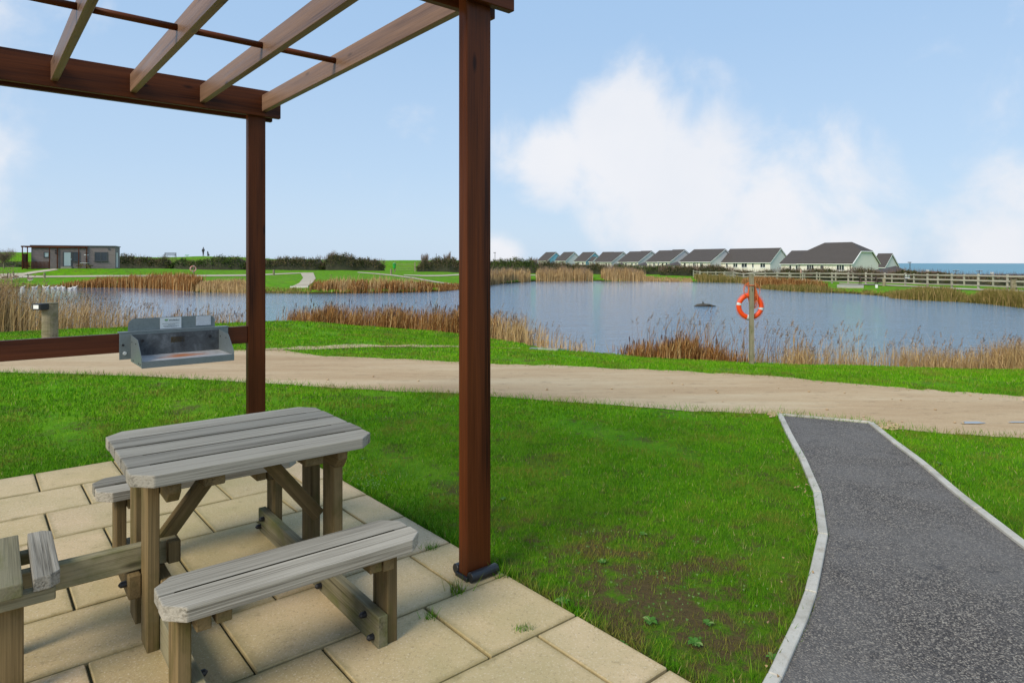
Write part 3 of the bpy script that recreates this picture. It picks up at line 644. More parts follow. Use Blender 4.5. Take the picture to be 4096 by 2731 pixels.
bar(-.56, 1.084, .075, .0015, M['scorch'])
board('label_plate', -.34, 1.075, .115, .078, M['fadedpaper'])
MB().box(-.60, -.50, -.007 + ff, -.0055 + ff, .92, .965).build('name_plate', M['legwood'], bbq)

# ---------------------------------------------------------------- picnic table with benches
TA_ = math.radians(38.5)
tb = empty('picnic_table', (-1.236, 2.965, 0), TA_)
tag(tb, 'weathered grey timber picnic table with attached benches on the patio', 'picnic table')
def topplank(par, name, x0, x1, y0, y1, z0, z1, mat, ch=None, axis='x', cs=.055):
    """plank with corners cut: ch = set of corners among 'sw','se','ne','nw' in its own frame"""
    if axis == 'x': L, W = x1 - x0, y1 - y0; rot = 0
    else: L, W = y1 - y0, x1 - x0; rot = math.pi / 2
    hx, hy = L / 2, W / 2; c = ch or set(); P = []
    P += [(-hx + cs, -hy), (-hx, -hy + cs)][::-1] if 'sw' in c else [(-hx, -hy)]
    P += [(hx - cs, -hy), (hx, -hy + cs)] if 'se' in c else [(hx, -hy)]
    P += [(hx, hy - cs), (hx - cs, hy)] if 'ne' in c else [(hx, hy)]
    P += [(-hx + cs, hy), (-hx, hy - cs)] if 'nw' in c else [(-hx, hy)]
    m = MB().prism(P, -(z1 - z0) / 2, (z1 - z0) / 2)
    return m.build(name, mat, par, .005, loc=((x0 + x1) / 2, (y0 + y1) / 2, (z0 + z1) / 2), rot=(0, 0, rot), seg=2)
ZT = .775; TH = .047
wds = [.167, .155, .160, .155, .165]; y = -.41
for i, w_ in enumerate(wds):
    e0 = random.uniform(-.004, .004)
    topplank(tb, 'table_plank', -.482 + e0, .482 + e0, y, y + w_ - .015, ZT - TH, ZT + random.uniform(-.001, .001), M['greytop'], {'sw', 'se'} if i == 0 else ({'nw', 'ne'} if i == 4 else None), cs=.07); y += w_ + .003
ZS = .455
M['gapshade'] = simple('painted shade and dirt in the gaps', (.020, .017, .010), 1., 0, .4, 20, spec=0.)  # dark strips added so the plank gaps read shaded as well as dirty
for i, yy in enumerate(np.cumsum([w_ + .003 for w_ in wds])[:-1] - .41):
    tag(MB().box(-.40, .40, yy - .0178, yy - .0002, ZT - TH + .004, ZT - .003).build('gap_shade', M['gapshade'], tb), kind='stuff')
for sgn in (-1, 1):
    tag(MB().box(-.40, .42, sgn * .682 - .0095, sgn * .682 + .0095, ZS - .045, ZS - .005).build('gap_shade', M['gapshade'], tb), kind='stuff')
for sgn in (-1, 1):
    c = sgn * .682
    outer = {'sw', 'se'} if sgn < 0 else {'nw', 'ne'}; inner = {'nw', 'ne'} if sgn < 0 else {'sw', 'se'}
    yo = (c - .136, c - .008) if sgn < 0 else (c + .008, c + .136); yi = (c + .010, c + .136) if sgn < 0 else (c - .136, c - .010)
    xl = -.452 if sgn < 0 else -.488
    topplank(tb, 'seat_plank', xl, .488, yo[0], yo[1], ZS - .05, ZS, M['greytop'], outer, cs=.06)
    topplank(tb, 'seat_plank', xl + .002, .486, yi[0], yi[1], ZS - .05, ZS - .003, M['greytop'], inner, cs=.06)
def bolt(par, x, y, z, dx): MB().tube([(x, y, z), (x + dx * .02, y, z), (x + dx * .028, y, z)], [.013, .012, .004], 10).build('bolt', M['black'], par)
for su in (-1, 1):
    u_in, u_out = su * .36, su * .405; a, b2 = min(u_in, u_out), max(u_in, u_out)
    for v0 in (-.208, .06): plank(tb, 'leg', a, b2, v0, v0 + .13, 0.02, ZT - TH, M['legwood'], .004)
    for v0 in (-.733, .603):
        plank(tb, 'bench_post', a, b2, v0, v0 + .13, 0.02, ZS - .051, M['legwood'], .004)
    si, so = su * .315, su * .3585; a2, b3 = min(si, so), max(si, so)
    sk = plank(tb, 'ground_beam', a2, b3, -.742, .742, .022, .152, M['mosswood'], .004)
    for v in (-.70, -.63, -.17, -.12, .10, .16, .64, .70):
        bolt(tb, su * .314, v, .12 if abs(v) in (.63, .12, .10, .64) else .06, -su)
    # rails under table top and under the seats
    for (q0, q1, z1, hh) in ((-.36, .36, ZT - TH - .001, .09),):
        x0, x1 = min(si, so), max(si, so)
        m = MB().prism([(-.36, 0), (-.36, -.045), (-.32, -.09), (.32, -.09), (.36, -.045), (.36, 0)], 0, .045)
        m.build('cross_rail', M['legwood'], tb, .003, loc=(x0, 0, ZT - TH - .001), rot=(math.pi / 2, 0, math.pi / 2))
    plank(tb, 'batten', su * .20 - .04, su * .20 + .04, -.38, .38, ZT - TH - .042, ZT - TH - .001, M['legwood'], .004)
    for c in (-.682, .682):
        plank(tb, 'seat_cleat', *(sorted((su * .312, su * .3585))), c - .11, c + .11, ZS - .105, ZS - .051, M['legwood'], .003)
        plank(tb, 'seat_cleat', *(sorted((su * .25, su * .30))), c - .12, c + .10, ZS - .093, ZS - .051, M['legwood'], .003)
    # diagonal brace
    ang = math.atan2(.38, .30)
    br = MB().box(-.235, .235, -.02, .02, -.031, .031).mesh('brace', M['legwood'], .003)
    obj('brace', br, tb, (su * .215, -.02, .50), (0, ang if su > 0 else -ang, 0)) if False else obj('brace', br, tb, (su * .215, -.02, .515), (0, ang * su, 0))
# short bench at the table's left end, on a beam through the legs
plank(tb, 'spine_beam', -1.03, -.27, -.068, -.022, .305, .403, M['mosswood'], .004)
plank(tb, 'beam_rest', -.452, -.407, -.10, .20, .205, .300, M['legwood'], .004)
plank(tb, 'beam_rest', -.3575, -.3135, -.235, .20, .195, .300, M['legwood'], .004)
plank(tb, 'stop_block', -.31, -.262, -.10, -.02, .31, .40, M['legwood'], .004)
bolt(tb, -.3125, -.20, .25, 1); bolt(tb, -.453, -.05, .255, -1)
topplank(tb, 'seat_plank', -.766, -.686, -.275, .21, ZS - .05, ZS, M['greytop'], {'sw', 'se'}, 'y', .03)
topplank(tb, 'seat_plank', -.925, -.795, -.292, .22, ZS - .05, ZS, M['mosswood'], {'nw', 'ne'}, 'y', .03)
plank(tb, 'seat_support', -1.0, -.70, -.262, -.218, ZS - .098, ZS - .051, M['mosswood'], .004)
plank(tb, 'seat_support', -1.0, -.72, .13, .175, ZS - .098, ZS - .051, M['mosswood'], .004)
plank(tb, 'bench_post', -.92, -.79, -.217, -.172, .02, ZS - .051, M['legwood'], .004)
plank(tb, 'bench_post', -.92, -.79, .085, .13, .02, ZS - .051, M['legwood'], .004)

# ================================================================ plants
def inside_any(x, y, polys):
    r = np.zeros(x.shape, bool)
    for p in polys: r |= pip(x, y, p)
    return r
def blades(name, x, y, hmin, hmax, wid, lean, mat, z=None, label=None, cat='grass'):
    n = len(x); z = sample(x, y) if z is None else z; az = RNG.uniform(0, 2 * np.pi, n); la = RNG.uniform(0, 2 * np.pi, n)
    h = RNG.uniform(hmin, hmax, n); w = wid * RNG.uniform(.6, 1.2, n) / 2; l = h * RNG.uniform(.1, 1, n) * lean
    cx, cy = np.cos(az) * w, np.sin(az) * w
    V = np.stack([np.stack([x - cx, y - cy, z - .004], 1), np.stack([x + cx, y + cy, z - .004], 1), np.stack([x + np.cos(la) * l, y + np.sin(la) * l, z + h], 1)], 1).reshape(-1, 3)
    r = RNG.beta(2, 2.6, n); r = np.where(RNG.random(n) < .10, RNG.uniform(.85, 1, n), r * .88); rnd = np.repeat(r, 3)
    return obj(name, npmesh(name, V, np.arange(3 * n).reshape(n, 3), mat, rnd))
_p = [(2118, 1399), (2170, 1389), (2200, 1385.5), (2260, 1391), (2335, 1403), (2230, 1402), (2150, 1400)]
PADP = hit([a for a, b in _p], [b for a, b in _p])[:, :2]
EXC = [PAVE, TRACK, TARMAC, PADP]
def lawn(y0, y1, dens, hmin, hmax, wid, lean=.8, extra=.6):
    out = []; X0 = -.80 * y1 - extra; X1 = .80 * y1 + extra; n = int((X1 - X0) * (y1 - y0) * dens)
    x = RNG.uniform(X0, X1, n); y = RNG.uniform(y0, y1, n); k = (np.abs(x) < .80 * y + extra) & ~inside_any(x, y, EXC) & (pdist(x, y, POND) > .05)
    # thin worn patches
    pt = np.sin(x * 1.9 + 1.3 * np.sin(y * 1.1)) * np.sin(y * 2.3 + x * .7) + .6 * np.sin(x * 5.1 + y * 3.7)
    k &= RNG.random(n) > np.clip((pt - .45) * 1.0, 0, .85)
    wd_ = np.clip(1.15 - np.hypot(x - .6, (y - 2.94) * .8), 0, 1); k &= RNG.random(len(x)) > wd_ * (.30 + .28 * np.sin(x * 14 + 2 * np.sin(y * 9)) * np.sin(y * 17))
    return x[k], y[k]
gp = []
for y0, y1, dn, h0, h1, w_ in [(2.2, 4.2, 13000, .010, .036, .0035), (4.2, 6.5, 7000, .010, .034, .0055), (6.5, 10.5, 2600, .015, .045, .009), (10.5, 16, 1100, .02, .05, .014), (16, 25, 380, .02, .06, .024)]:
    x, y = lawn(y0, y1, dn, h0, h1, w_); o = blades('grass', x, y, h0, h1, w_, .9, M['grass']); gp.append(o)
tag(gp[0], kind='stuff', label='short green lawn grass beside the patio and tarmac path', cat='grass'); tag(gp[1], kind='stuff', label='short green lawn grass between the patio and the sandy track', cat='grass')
tag(gp[2], kind='stuff', label='lawn grass along the near edge of the sandy track', cat='grass'); tag(gp[3], kind='stuff', label='lawn grass between the sandy track and the pond', cat='grass'); tag(gp[4], kind='stuff', label='lawn grass on the left bank of the pond', cat='grass')
# longer fringe along kerbs and slabs, thin tufts in slab joints
ex = []; 
for poly, off in ((np.array(INL), -.075), (np.array(INR), .075)):
    P = interp(poly, 900)[:700]; ex.append(P + RNG.normal(0, .02, P.shape) + np.array([off * 1.2, 0]))
E = interp([pav(-.03, -.02), pav(-.03, 5.5)], 2600); ex.append(E + RNG.normal(0, .015, E.shape)); E = interp([pav(0, -.03), pav(4, -.03)], 1500); ex.append(E + RNG.normal(0, .015, E.shape))
E = TA[:, :2]; E = interp(E[(E[:, 0] > -8) & (E[:, 0] < 8)], 4500); ex.append(E + RNG.normal(0, .09, E.shape))
E = TB[:, :2]; E = interp(E[(E[:, 0] > -10) & (E[:, 0] < 10)], 3500); ex.append(E + RNG.normal(0, .10, E.shape))
ex = np.concatenate(ex); ex = ex[~pip(ex[:, 0], ex[:, 1], TARMAC)]
tag(blades('grass', ex[:, 0], ex[:, 1], .03, .07, .006, 1.1, M['grass']), kind='stuff', label='longer grass fringe along the kerbs, slabs and track edges', cat='grass')
for (q, w, n, s, hh, lb) in ((.03, 3.38, 60, .03, .09, 'small grass tuft in the slab joint under the near pergola post'), (.13, 2.9, 60, .03, .06, 'small grass tuft in the joint left of the near pergola post'), (.5, 3.47, 45, .025, .05, 'grass tuft in the joint between the bench end and the pergola post'),
                         (.255, 3.80, 70, .022, .04, 'flat moss tuft in the joint right of the bench end'), (.30, 3.37, 70, .02, .1, 'tall thin grass tuft in front of the black post shoe'), (.49, 2.80, 30, .02, .05, 'tiny grass tuft in the joint under the front bench')):
    c = pav(q, w); x = c[0] + RNG.normal(0, s, n); y = c[1] + RNG.normal(0, s * .6, n)
    tag(blades('grass_tuft', x, y, hh * .4, hh, .005, .9, M['grass'], z=np.full(n, .02)), label=lb, cat='grass tuft', group='grass tufts in the paving joints')
# broad leaved weeds in the lawn
def rosette(rad, nl):
    V = []; Fc = []; R = []
    for i in range(nl):
        a = 2 * math.pi * i / nl + random.uniform(-.3, .3); L = rad * random.uniform(.7, 1.1); w = L * .55; r = random.random()
        ca, sa = math.cos(a), math.sin(a); pts = [(0, 0, .005), (.45, -.5, .020), (.45, .5, .020), (.8, -.42, .024), (.8, .42, .024), (1.05, 0, .012), (.6, 0, .012)]
        o = len(V)
        for (p, q, z) in pts: V.append((ca * p * L - sa * q * w, sa * p * L + ca * q * w, z * (L / .08)))
        Fc += [(o, o + 1, o + 6), (o, o + 6, o + 2), (o + 1, o + 3, o + 6), (o + 6, o + 4, o + 2), (o + 3, o + 5, o + 6), (o + 6, o + 5, o + 4)]; R += [r] * 7
    return npmesh('weed', V, Fc, M['weed'], R)
ros = [rosette(.034, 12), rosette(.026, 9), rosette(.025, 6)]
wd = [(2480, 2577, 0, 'broad leaved weed on the lawn edge beside the front slabs'), (2600, 2478, 0, 'pale broad leaved weed in the worn grass right of the slabs'), (2780, 2563, 0, 'leafy weed nearest the bottom right of the near lawn'),
      (2250, 2400, 0, 'dark leafy weed growing by the slab edge'), (2410, 2240, 1, 'small weed in the brown patch of the near lawn'), (2830, 2485, 1, 'small weed in the lawn left of the path kerb'), (1450, 1830, 1, 'pale weed on the grass right of the table end'),
      (2570, 2130, 1, 'pale weed in the middle of the near lawn'), (3090, 2620, 1, 'bright weed against the kerb at the bottom of the lawn'), (3760, 1850, 1, 'weed in the grass right of the tarmac path'), (2010, 1990, 1, 'pale weed beside the near pergola post')]
for px, py, k, lb in wd:
    X, Y = GW(px, py, H - .02); o = obj('weed', ros[k], None, (X, Y, .012), (0, 0, random.uniform(0, 6))); tag(o, lb, 'weed', 'broad leaved weeds in the near lawn')
cl = []
for cx, cy, n, sx, sy in ((1430, 1935, 130, 75, 26), (1500, 1900, 60, 90, 20), (2560, 2280, 60, 260, 90), (2700, 2400, 40, 200, 90), (2380, 2150, 30, 120, 60), (3010, 2330, 10, 60, 90)):
    for _ in range(n): cl.append(GW(random.gauss(cx, sx), random.gauss(cy, sy), H - .03))
cl = np.array(cl); cl = cl[~inside_any(cl[:, 0], cl[:, 1], EXC)]; n = len(cl)
V = []; R = []
for i in range(n):
    a = random.uniform(0, 6.28); L = random.uniform(.004, .008); z = random.uniform(.02, .034)
    for k in range(4): V.append((cl[i][0] + math.cos(a + k * 1.57) * L * (1 if k % 2 else .7), cl[i][1] + math.sin(a + k * 1.57) * L * (1 if k % 2 else .7), z + (.008 if k % 2 else 0)))
    R += [random.uniform(.5, 1)] * 4
tag(obj('clover_leaves', npmesh('clover', V, np.arange(4 * n).reshape(n, 4), M['weed'], R)), kind='stuff', label='scattered pale clover leaves in the lawn', cat='ground cover')

def ribbons(bx, by, bz, h, w, lean, la, az, curve=.5, levels=4):
    """thin tapering blades; returns verts, quads"""
    n = len(bx); V = []
    for k in range(levels):
        t = k / (levels - 1); off = lean * (t ** (1 + curve)); ww = w * (1 - t * .85) / 2
        cx = bx + np.cos(la) * off; cy = by + np.sin(la) * off; cz = bz + h * t
        V.append(np.stack([cx - np.cos(az) * ww, cy - np.sin(az) * ww, cz], 1)); V.append(np.stack([cx + np.cos(az) * ww, cy + np.sin(az) * ww, cz], 1))
    V = np.stack(V, 1).reshape(-1, 3); b = np.arange(n) * levels * 2; Fq = []
    for k in range(levels - 1): Fq.append(np.stack([b + 2 * k, b + 2 * k + 1, b + 2 * k + 3, b + 2 * k + 2], 1))
    return V, np.concatenate(Fq)
def reeds(label, line, n, hts, width, back, mat, lean=.12, leaves=1.2, plume=0., cat_heads=0., dz=2.5, z0=WL - .15, dens=None, leafh=.7, name='reed_bed', fwd=.2, wind=1.0):
    L = np.array([GW(a, b, dz) for a, b in line]); hs = np.array(hts, float)
    seg = np.hypot(*np.diff(L, axis=0).T); cum = np.r_[0, np.cumsum(seg)]
    u = RNG.random(n)
    if dens is not None:
        g = np.linspace(0, 1, len(dens)); fine = np.linspace(0, 1, 400); dd = np.interp(fine, g, dens); c = np.cumsum(dd); c /= c[-1]; u = np.interp(u, c, fine)
    # clumping
    cq = seg.sum(); u = np.clip(u + .09 / cq * np.sin(u * cq * 8 + 1) + .30 / cq * np.sin(u * cq * 2.3) + RNG.normal(0, .03 / cq, n), 0, 1)
    s = u * cum[-1]; x = np.interp(s, cum, L[:, 0]); y = np.interp(s, cum, L[:, 1]); hh = np.interp(u, np.linspace(0, 1, len(hs)), hs)
    y = y + RNG.uniform(-fwd, back, n) ; x = x + RNG.normal(0, .15, n)
    gr = sample(x, y); z = np.maximum(gr, z0) - .02
    u2 = u * cum[-1]; cl_ = .5 + .5 * np.sin(u2 * 4.1 + 2 * np.sin(u2 * 1.7)) * np.sin(u2 * 9.3)
    h = hh * (.30 + .20 * cl_ + .5 * RNG.beta(2.0, 1.6, n)) + (WL - z).clip(0); la = RNG.normal(.35, 1.1, n) ; le = np.abs(RNG.normal(0, lean, n)) * h
    V, Fq = ribbons(x, y, z, h, np.full(n, width) * RNG.uniform(.7, 1.3, n), le, la, RNG.uniform(-.6, .6, n)); R = [np.repeat(RNG.random(n), 8)]
    VV = [V]; FF = [Fq]; off = len(V)
    nl = int(n * leaves)
    if nl:
        i = RNG.integers(0, n, nl); t = RNG.uniform(.1, .75, nl) * leafh / .7; lx = x[i] + np.cos(la[i]) * le[i] * t ** 1.5; ly = y[i] + np.sin(la[i]) * le[i] * t ** 1.5; lz = z[i] + h[i] * t
        lh = h[i] * RNG.uniform(.08, .4, nl); ll = h[i] * RNG.uniform(.03, .2, nl)
        V2, F2 = ribbons(lx, ly, lz, lh, np.full(nl, width * 1.2), ll, RNG.uniform(0, 6.28, nl) * .5 - .8, RNG.uniform(-.6, .6, nl), .1, 3)
        VV.append(V2); FF.append(F2 + off); off += len(V2); R.append(np.repeat(RNG.random(nl), 6))
    o = obj(name, npmesh(name, np.concatenate(VV), np.concatenate(FF), mat, np.concatenate(R))); tag(o, label, 'reeds', kind='stuff')
    npl = int(n * plume)
    if npl:
        i = RNG.choice(n, npl, replace=False) if npl < n else np.arange(n); K = 12; tx = x[i] + np.cos(la[i]) * le[i]; ty = y[i] + np.sin(la[i]) * le[i]; tz = z[i] + h[i]; P = []; R2 = []
        Lp = RNG.uniform(.13, .24, len(i)) * wind; dx = RNG.choice([1, 1, 1, -1], len(i)) * RNG.uniform(.2, .6, len(i))
        for k in range(K):
            t = k / K; c = np.stack([tx + dx * Lp * t * .8, ty + RNG.normal(0, .01, len(i)), tz - .02 + Lp * t * .9], 1); w = .05 * (1 - .7 * t) * wind
            a = RNG.uniform(-.5, 1.2, len(i)) * np.sign(dx); q = np.stack([c, c + np.stack([np.sin(a) * w * 1.2, RNG.normal(0, .015, len(i)), np.cos(a) * w], 1), c + np.stack([np.sin(a) * w * .5 + .012, RNG.normal(0, .01, len(i)), np.cos(a) * w * .5 - .012], 1)], 1); P.append(q)
            R2.append(np.repeat(RNG.random(len(i)), 3).reshape(-1, 3))
        P = np.concatenate(P).reshape(-1, 3); pm = npmesh('plume', P, np.arange(len(P)).reshape(-1, 3), M['plume'], np.concatenate(R2).ravel()); po = obj('seed_plumes', pm, o); po['kind'] = 'stuff'
    nc = int(n * cat_heads)
    if nc:
        i = RNG.choice(n, nc, replace=False); m = MB()
        for j in i:
            px_, py_, pz_ = x[j] + np.cos(la[j]) * le[j], y[j] + np.sin(la[j]) * le[j], z[j] + h[j]
            m.tube([(px_, py_, pz_ - .02), (px_, py_, pz_ + .02), (px_, py_, pz_ + .11), (px_, py_, pz_ + .13)], [.004, .013, .013, .003], 5)
        po = m.build('seed_heads', M['darkwood'], o); po['kind'] = 'stuff'
    return o
# near shore
reeds('tall pale dry reeds at the left end of the near shore', [(-500, 1372), (0, 1352), (250, 1343), (420, 1338)], 4300, [2.5, 2.35, 1.8, 1.3], .013, 2.6, M['reedpale'], .07, 1.5, .32, dz=2.2, dens=[1.5, 1, .28, .1])
reeds('sparse tall reeds behind the timber bollard light', [(250, 1343), (600, 1328), (900, 1314)], 420, [1.5, 1.25, 1.0], .012, 2.2, M['reedpale'], .08, 1.2, .55, dz=2.2)
reeds('low green and brown sedge on the bank left of the barbecue', [(230, 1345), (500, 1333), (980, 1308)], 4200, [.42, .48, .36], .014, .7, M['reedmix'], .2, 1, 0, dz=2.2, z0=-.8)
reeds('brown stems behind the barbecue tray', [(480, 1334), (700, 1325), (960, 1311)], 420, [.9, 1.0, .8], .013, 1.2, M['reedrust'], .1, 1.2, .1, .08, dz=2.2)
reeds('rust brown bulrush belt left of the near pergola post', [(1118, 1301), (1300, 1300), (1500, 1303), (1700, 1315), (1835, 1326), (1960, 1344)], 6000, [1.0, 1.15, 1.1, 1.1, 1.1, 1.05], .015, 1.5, M['reedrust'], .12, 1.3, .02, .035, dz=2.18)
reeds('thin tall reeds standing over the rust brown bulrush belt', [(1400, 1302), (1700, 1315), (1835, 1326), (1960, 1344)], 420, [1.0, 1.1, 1.1, 1.15], .01, 2., M['reedrust'], .1, 1.5, .6, dz=2.18)
reeds('tan reeds thinning out right of the near pergola post', [(1950, 1343), (2050, 1358), (2150, 1373), (2270, 1390), (2400, 1402)], 900, [1.15, 1.1, .95, .75, .4], .013, 1.5, M['reedpale'], .1, 1.2, .12, .01, dz=2.18, dens=[1.4, 1.1, .8, .3, .05])
reeds('rust clump of bulrush left of the orange life ring', [(2490, 1410), (2600, 1418), (2800, 1430), (2900, 1437), (3000, 1442)], 3200, [.5, .75, .8, .75, .5], .013, .7, M['reedrust'], .17, 1.6, .0, .015, dz=2.18, dens=[.35, 1, 1.25, 1, .2])
reeds('tall feathery reeds around the orange life ring', [(2560, 1414), (2750, 1427), (3000, 1441), (3200, 1448)], 180, [1.15, 1.45, 1.3, 1.1], .009, 1.6, M['reedrust'], .09, 2.6, .6, dz=2.18)
reeds('pale open reeds in the water right of the life ring', [(2950, 1440), (3250, 1449), (3500, 1454), (3800, 1460), (4120, 1466)], 1900, [.55, .75, .8, .8, .8], .009, .8, M['reedpale'], .12, 1.3, .05, dz=2.18, dens=[.7, .9, 1.1, 1, .9])
reeds('thin tall plumed reeds in the water on the right', [(3150, 1447), (3500, 1454), (3900, 1462)], 110, [1.1, 1.15, 1.0], .008, 1.4, M['reedpale'], .12, 2.4, .7, dz=2.18)
reeds('dense tan reed clump at the right end of the near shore', [(3770, 1459), (3800, 1460), (3950, 1464), (4250, 1470)], 1800, [.5, .75, .95, 1.0], .009, .8, M['reedpale'], .14, 1.5, .06, dz=2.18, dens=[.9, .5, 1, 1.2])
# far shore
reeds('brown reed bank in front of the timber cabin', [(330, 1151), (480, 1151), (600, 1153), (700, 1158), (768, 1166)], 4200, [.9, 1.35, 1.5, 1.5, 1.2], .05, 2.5, M['reedrust'], .05, .6, 0, dz=2.5, fwd=.3)
reeds('reddish thin reeds on the bank below the cabin pergola', [(200, 1152), (350, 1151)], 900, [.4, .9], .05, 2, M['reedrust'], .05, .6, 0)
reeds('soft pale reeds right of the far pink life ring', [(778, 1168), (880, 1171), (985, 1173)], 2200, [.7, .95, .9], .04, 2.5, M['reedpale'], .05, .6, .1)
reeds('rust sedge by the gravel ramp across the pond', [(1232, 1174), (1400, 1174), (1600, 1171), (1760, 1166), (1830, 1159)], 3300, [.9, 1.0, .85, .55, .4], .045, 2.2, M['reedrust'], .12, .8, .0)
reeds('thin pale reeds over the rust sedge across the pond', [(1300, 1174), (1450, 1173), (1700, 1168)], 700, [1.2, 1.3, .9], .035, 2.5, M['reedpale'], .08, .8, .2)
reeds('tall pale reed stand just right of the near pergola post', [(1850, 1157), (1900, 1150), (1980, 1137), (2050, 1131), (2118, 1128)], 3600, [1.1, 1.5, 1.6, 1.65, 1.6], .06, 3, M['reedpale'], .03, .5, .25, wind=2.2)
reeds('tall pale reed stand below the blue gabled houses', [(2148, 1126), (2250, 1125), (2370, 1124)], 3000, [1.75, 1.8, 1.5], .06, 3, M['reedpale'], .03, .5, .3, wind=2.2)
reeds('tall pale reed stand in the middle of the far shore', [(2412, 1124), (2500, 1124.5), (2578, 1125)], 2400, [1.7, 1.75, 1.5], .06, 3, M['reedpale'], .03, .5, .3, wind=2.2)
reeds('low pale reeds in front of the short rail fence', [(2575, 1125), (2680, 1127), (2765, 1128)], 1600, [.6, .5, .35], .055, 1.5, M['reedpale'], .05, .5, 0)
reeds('olive reeds in front of the far end of the long fence', [(2788, 1128), (2880, 1130), (2985, 1132)], 1900, [1.0, 1.05, .8], .05, 2, M['reedmix'], .05, .7, .05)
reeds('orange brown sedge mound behind the life ring', [(3015, 1136), (3060, 1154), (3150, 1163), (3240, 1167), (3310, 1170)], 9500, [.7, .95, 1.1, 1.15, .9], .04, 3.5, M['reedrust'], .2, .8, 0)
reeds('green brown skirt of the sedge mound behind the life ring', [(3065, 1156), (3180, 1166), (3310, 1171)], 4200, [.5, .7, .75], .035, 1.2, M['reedmix'], .25, .8, 0, fwd=.5)
reeds('olive sedge clump on the far right bank', [(3625, 1197), (3700, 1202), (3850, 1208)], 6200, [.7, .85, .75], .028, 2., M['reedmix'], .22, .8, 0)
reeds('thin sedge fringe between the two right bank clumps', [(3850, 1208), (3930, 1214)], 500, [.45, .4], .025, .8, M['reedmix'], .3, .8, 0)
reeds('tan sedge clump at the right edge of the picture', [(3925, 1214), (4000, 1219), (4110, 1230), (4250, 1246)], 8500, [.55, .95, 1.05, 1.0], .024, 2., M['reedmix'], .25, .8, .0)
bankline = [(60, 1152), (330, 1151)]
reeds('low bank weeds on the far left shore', [(-100, 1156), (60, 1152), (340, 1151)], 1200, [.3, .25, .35], .05, .8, M['reedmix'], .2, .5, 0)
reeds('low bank weeds between the far shore reed beds', [(980, 1172), (1110, 1173), (1235, 1175)], 900, [.25, .3, .3], .04, .8, M['reedmix'], .2, .5, 0)
reeds('low bank weeds along the right far shore', [(3310, 1170), (3450, 1177), (3560, 1186), (3640, 1197)], 1500, [.2, .2, .3, .25], .03, .6, M['reedmix'], .3, .5, 0)

# hedges
def hedge(label, pts, mat, hf, depth=2.2, dens=70, twigs=.12, seed=0, leaf=.13, name='hedge', cat='hedge', rough=.28):
    """pts: (px, Y) ground line; hf: heights per point"""
    r = np.random.default_rng(100 + seed); P = np.array([((px - 2048) / FPX * Y, Y) for px, Y in pts]); seg = np.hypot(*np.diff(P, axis=0).T); cum = np.r_[0, np.cumsum(seg)]; L = cum[-1]
    hh = np.array(hf, float)
    if hh.max() > 100: hh = np.array([max(.5, H - (py - 1052) / FPX * p[1] - gz(*p)) for p, py in zip(P, hh)])
    n = int(L * dens * 1.5 * hh.mean())
    ph = r.uniform(0, 6.28, 6)
    def top(s): return np.interp(s / L, np.linspace(0, 1, len(hh)), hh) * (1 + rough * (.5 * np.sin(s * .9 + ph[0]) + .3 * np.sin(s * 2.3 + ph[1]) + .3 * np.sin(s * 5.1 + ph[2]) + .2 * np.sin(s * 11 + ph[3])) * .6)
    # core
    K = max(8, int(L / .8)); V = []; ang = np.linspace(0, np.pi, 7)
    for k in range(K + 1):
        s = L * k / K; x = np.interp(s, cum, P[:, 0]); y = np.interp(s, cum, P[:, 1]); g = gz(x, y); t = float(top(np.array([s]))[0]) * .84; e = .25 if k in (0, K) else 1
        for a in ang: V.append((x + r.normal(0, .1), y - math.cos(a) * depth * .42 * e + r.normal(0, .08), g - .2 + (t * e + .2) * math.sin(a) ** .6 + r.normal(0, .06)))
    Fc = [(k * 7 + j, k * 7 + j + 1, (k + 1) * 7 + j + 1, (k + 1) * 7 + j) for k in range(K) for j in range(6)]
    root = empty(name, (float(P[0][0]), float(P[0][1]), gz(*P[0]))); tag(root, label, cat)
    org = np.array(root.location)
    core = npmesh('core', np.array(V) - org, Fc, M['core']); obj('inner_branches', core, root)
    s = r.uniform(0, L, n); x = np.interp(s, cum, P[:, 0]); y = np.interp(s, cum, P[:, 1]); a = np.arccos(np.clip(r.uniform(-.15, 1, n), -1, 1)); T = top(s)
    rad = r.uniform(.86, 1.06, n) ; endf = np.clip(np.minimum(s, L - s) / 1.2, .3, 1) ** .5
    yy = y - np.cos(a) * depth * .5 * rad; zz = sample(x, y) + T * endf * np.sin(a) ** .6 * rad * r.uniform(.75, 1.03, n); x = x + r.normal(0, .15, n)
    sz = leaf * r.uniform(.5, 1.3, n); Q = r.normal(0, 1, (n, 3, 3)); Q /= np.linalg.norm(Q, axis=2, keepdims=True); V = np.stack([x, yy, zz], 1)[:, None, :] + Q * sz[:, None, None]
    clump = .5 + .5 * np.sin(s * 1.3 + ph[4]) * np.sin(s * 3.1 + a * 2 + ph[5]); R = np.clip(.55 * clump + .45 * r.random(n), 0, 1)
    me = npmesh('leaves', V.reshape(-1, 3) - org, np.arange(3 * n).reshape(n, 3), mat, np.repeat(R, 3)); tag(obj('foliage', me, root), kind='stuff')
    nt_ = int(n * twigs)
    if nt_:
        s = r.uniform(0, L, nt_); x = np.interp(s, cum, P[:, 0]); y = np.interp(s, cum, P[:, 1]) + r.normal(0, depth * .25, nt_); z = sample(x, y) + top(s) * r.uniform(.3, .95, nt_)
        V, Fq = ribbons(x - org[0], y - org[1], z - org[2], r.uniform(.2, .7, nt_), np.full(nt_, .035), r.uniform(0, .35, nt_), r.uniform(0, 6.28, nt_), r.uniform(-.7, .7, nt_), .2, 3)
        tag(obj('twigs', npmesh('twigs', V, Fq, M['twig'], np.repeat(r.random(nt_), 6)), root), kind='stuff')
    return root
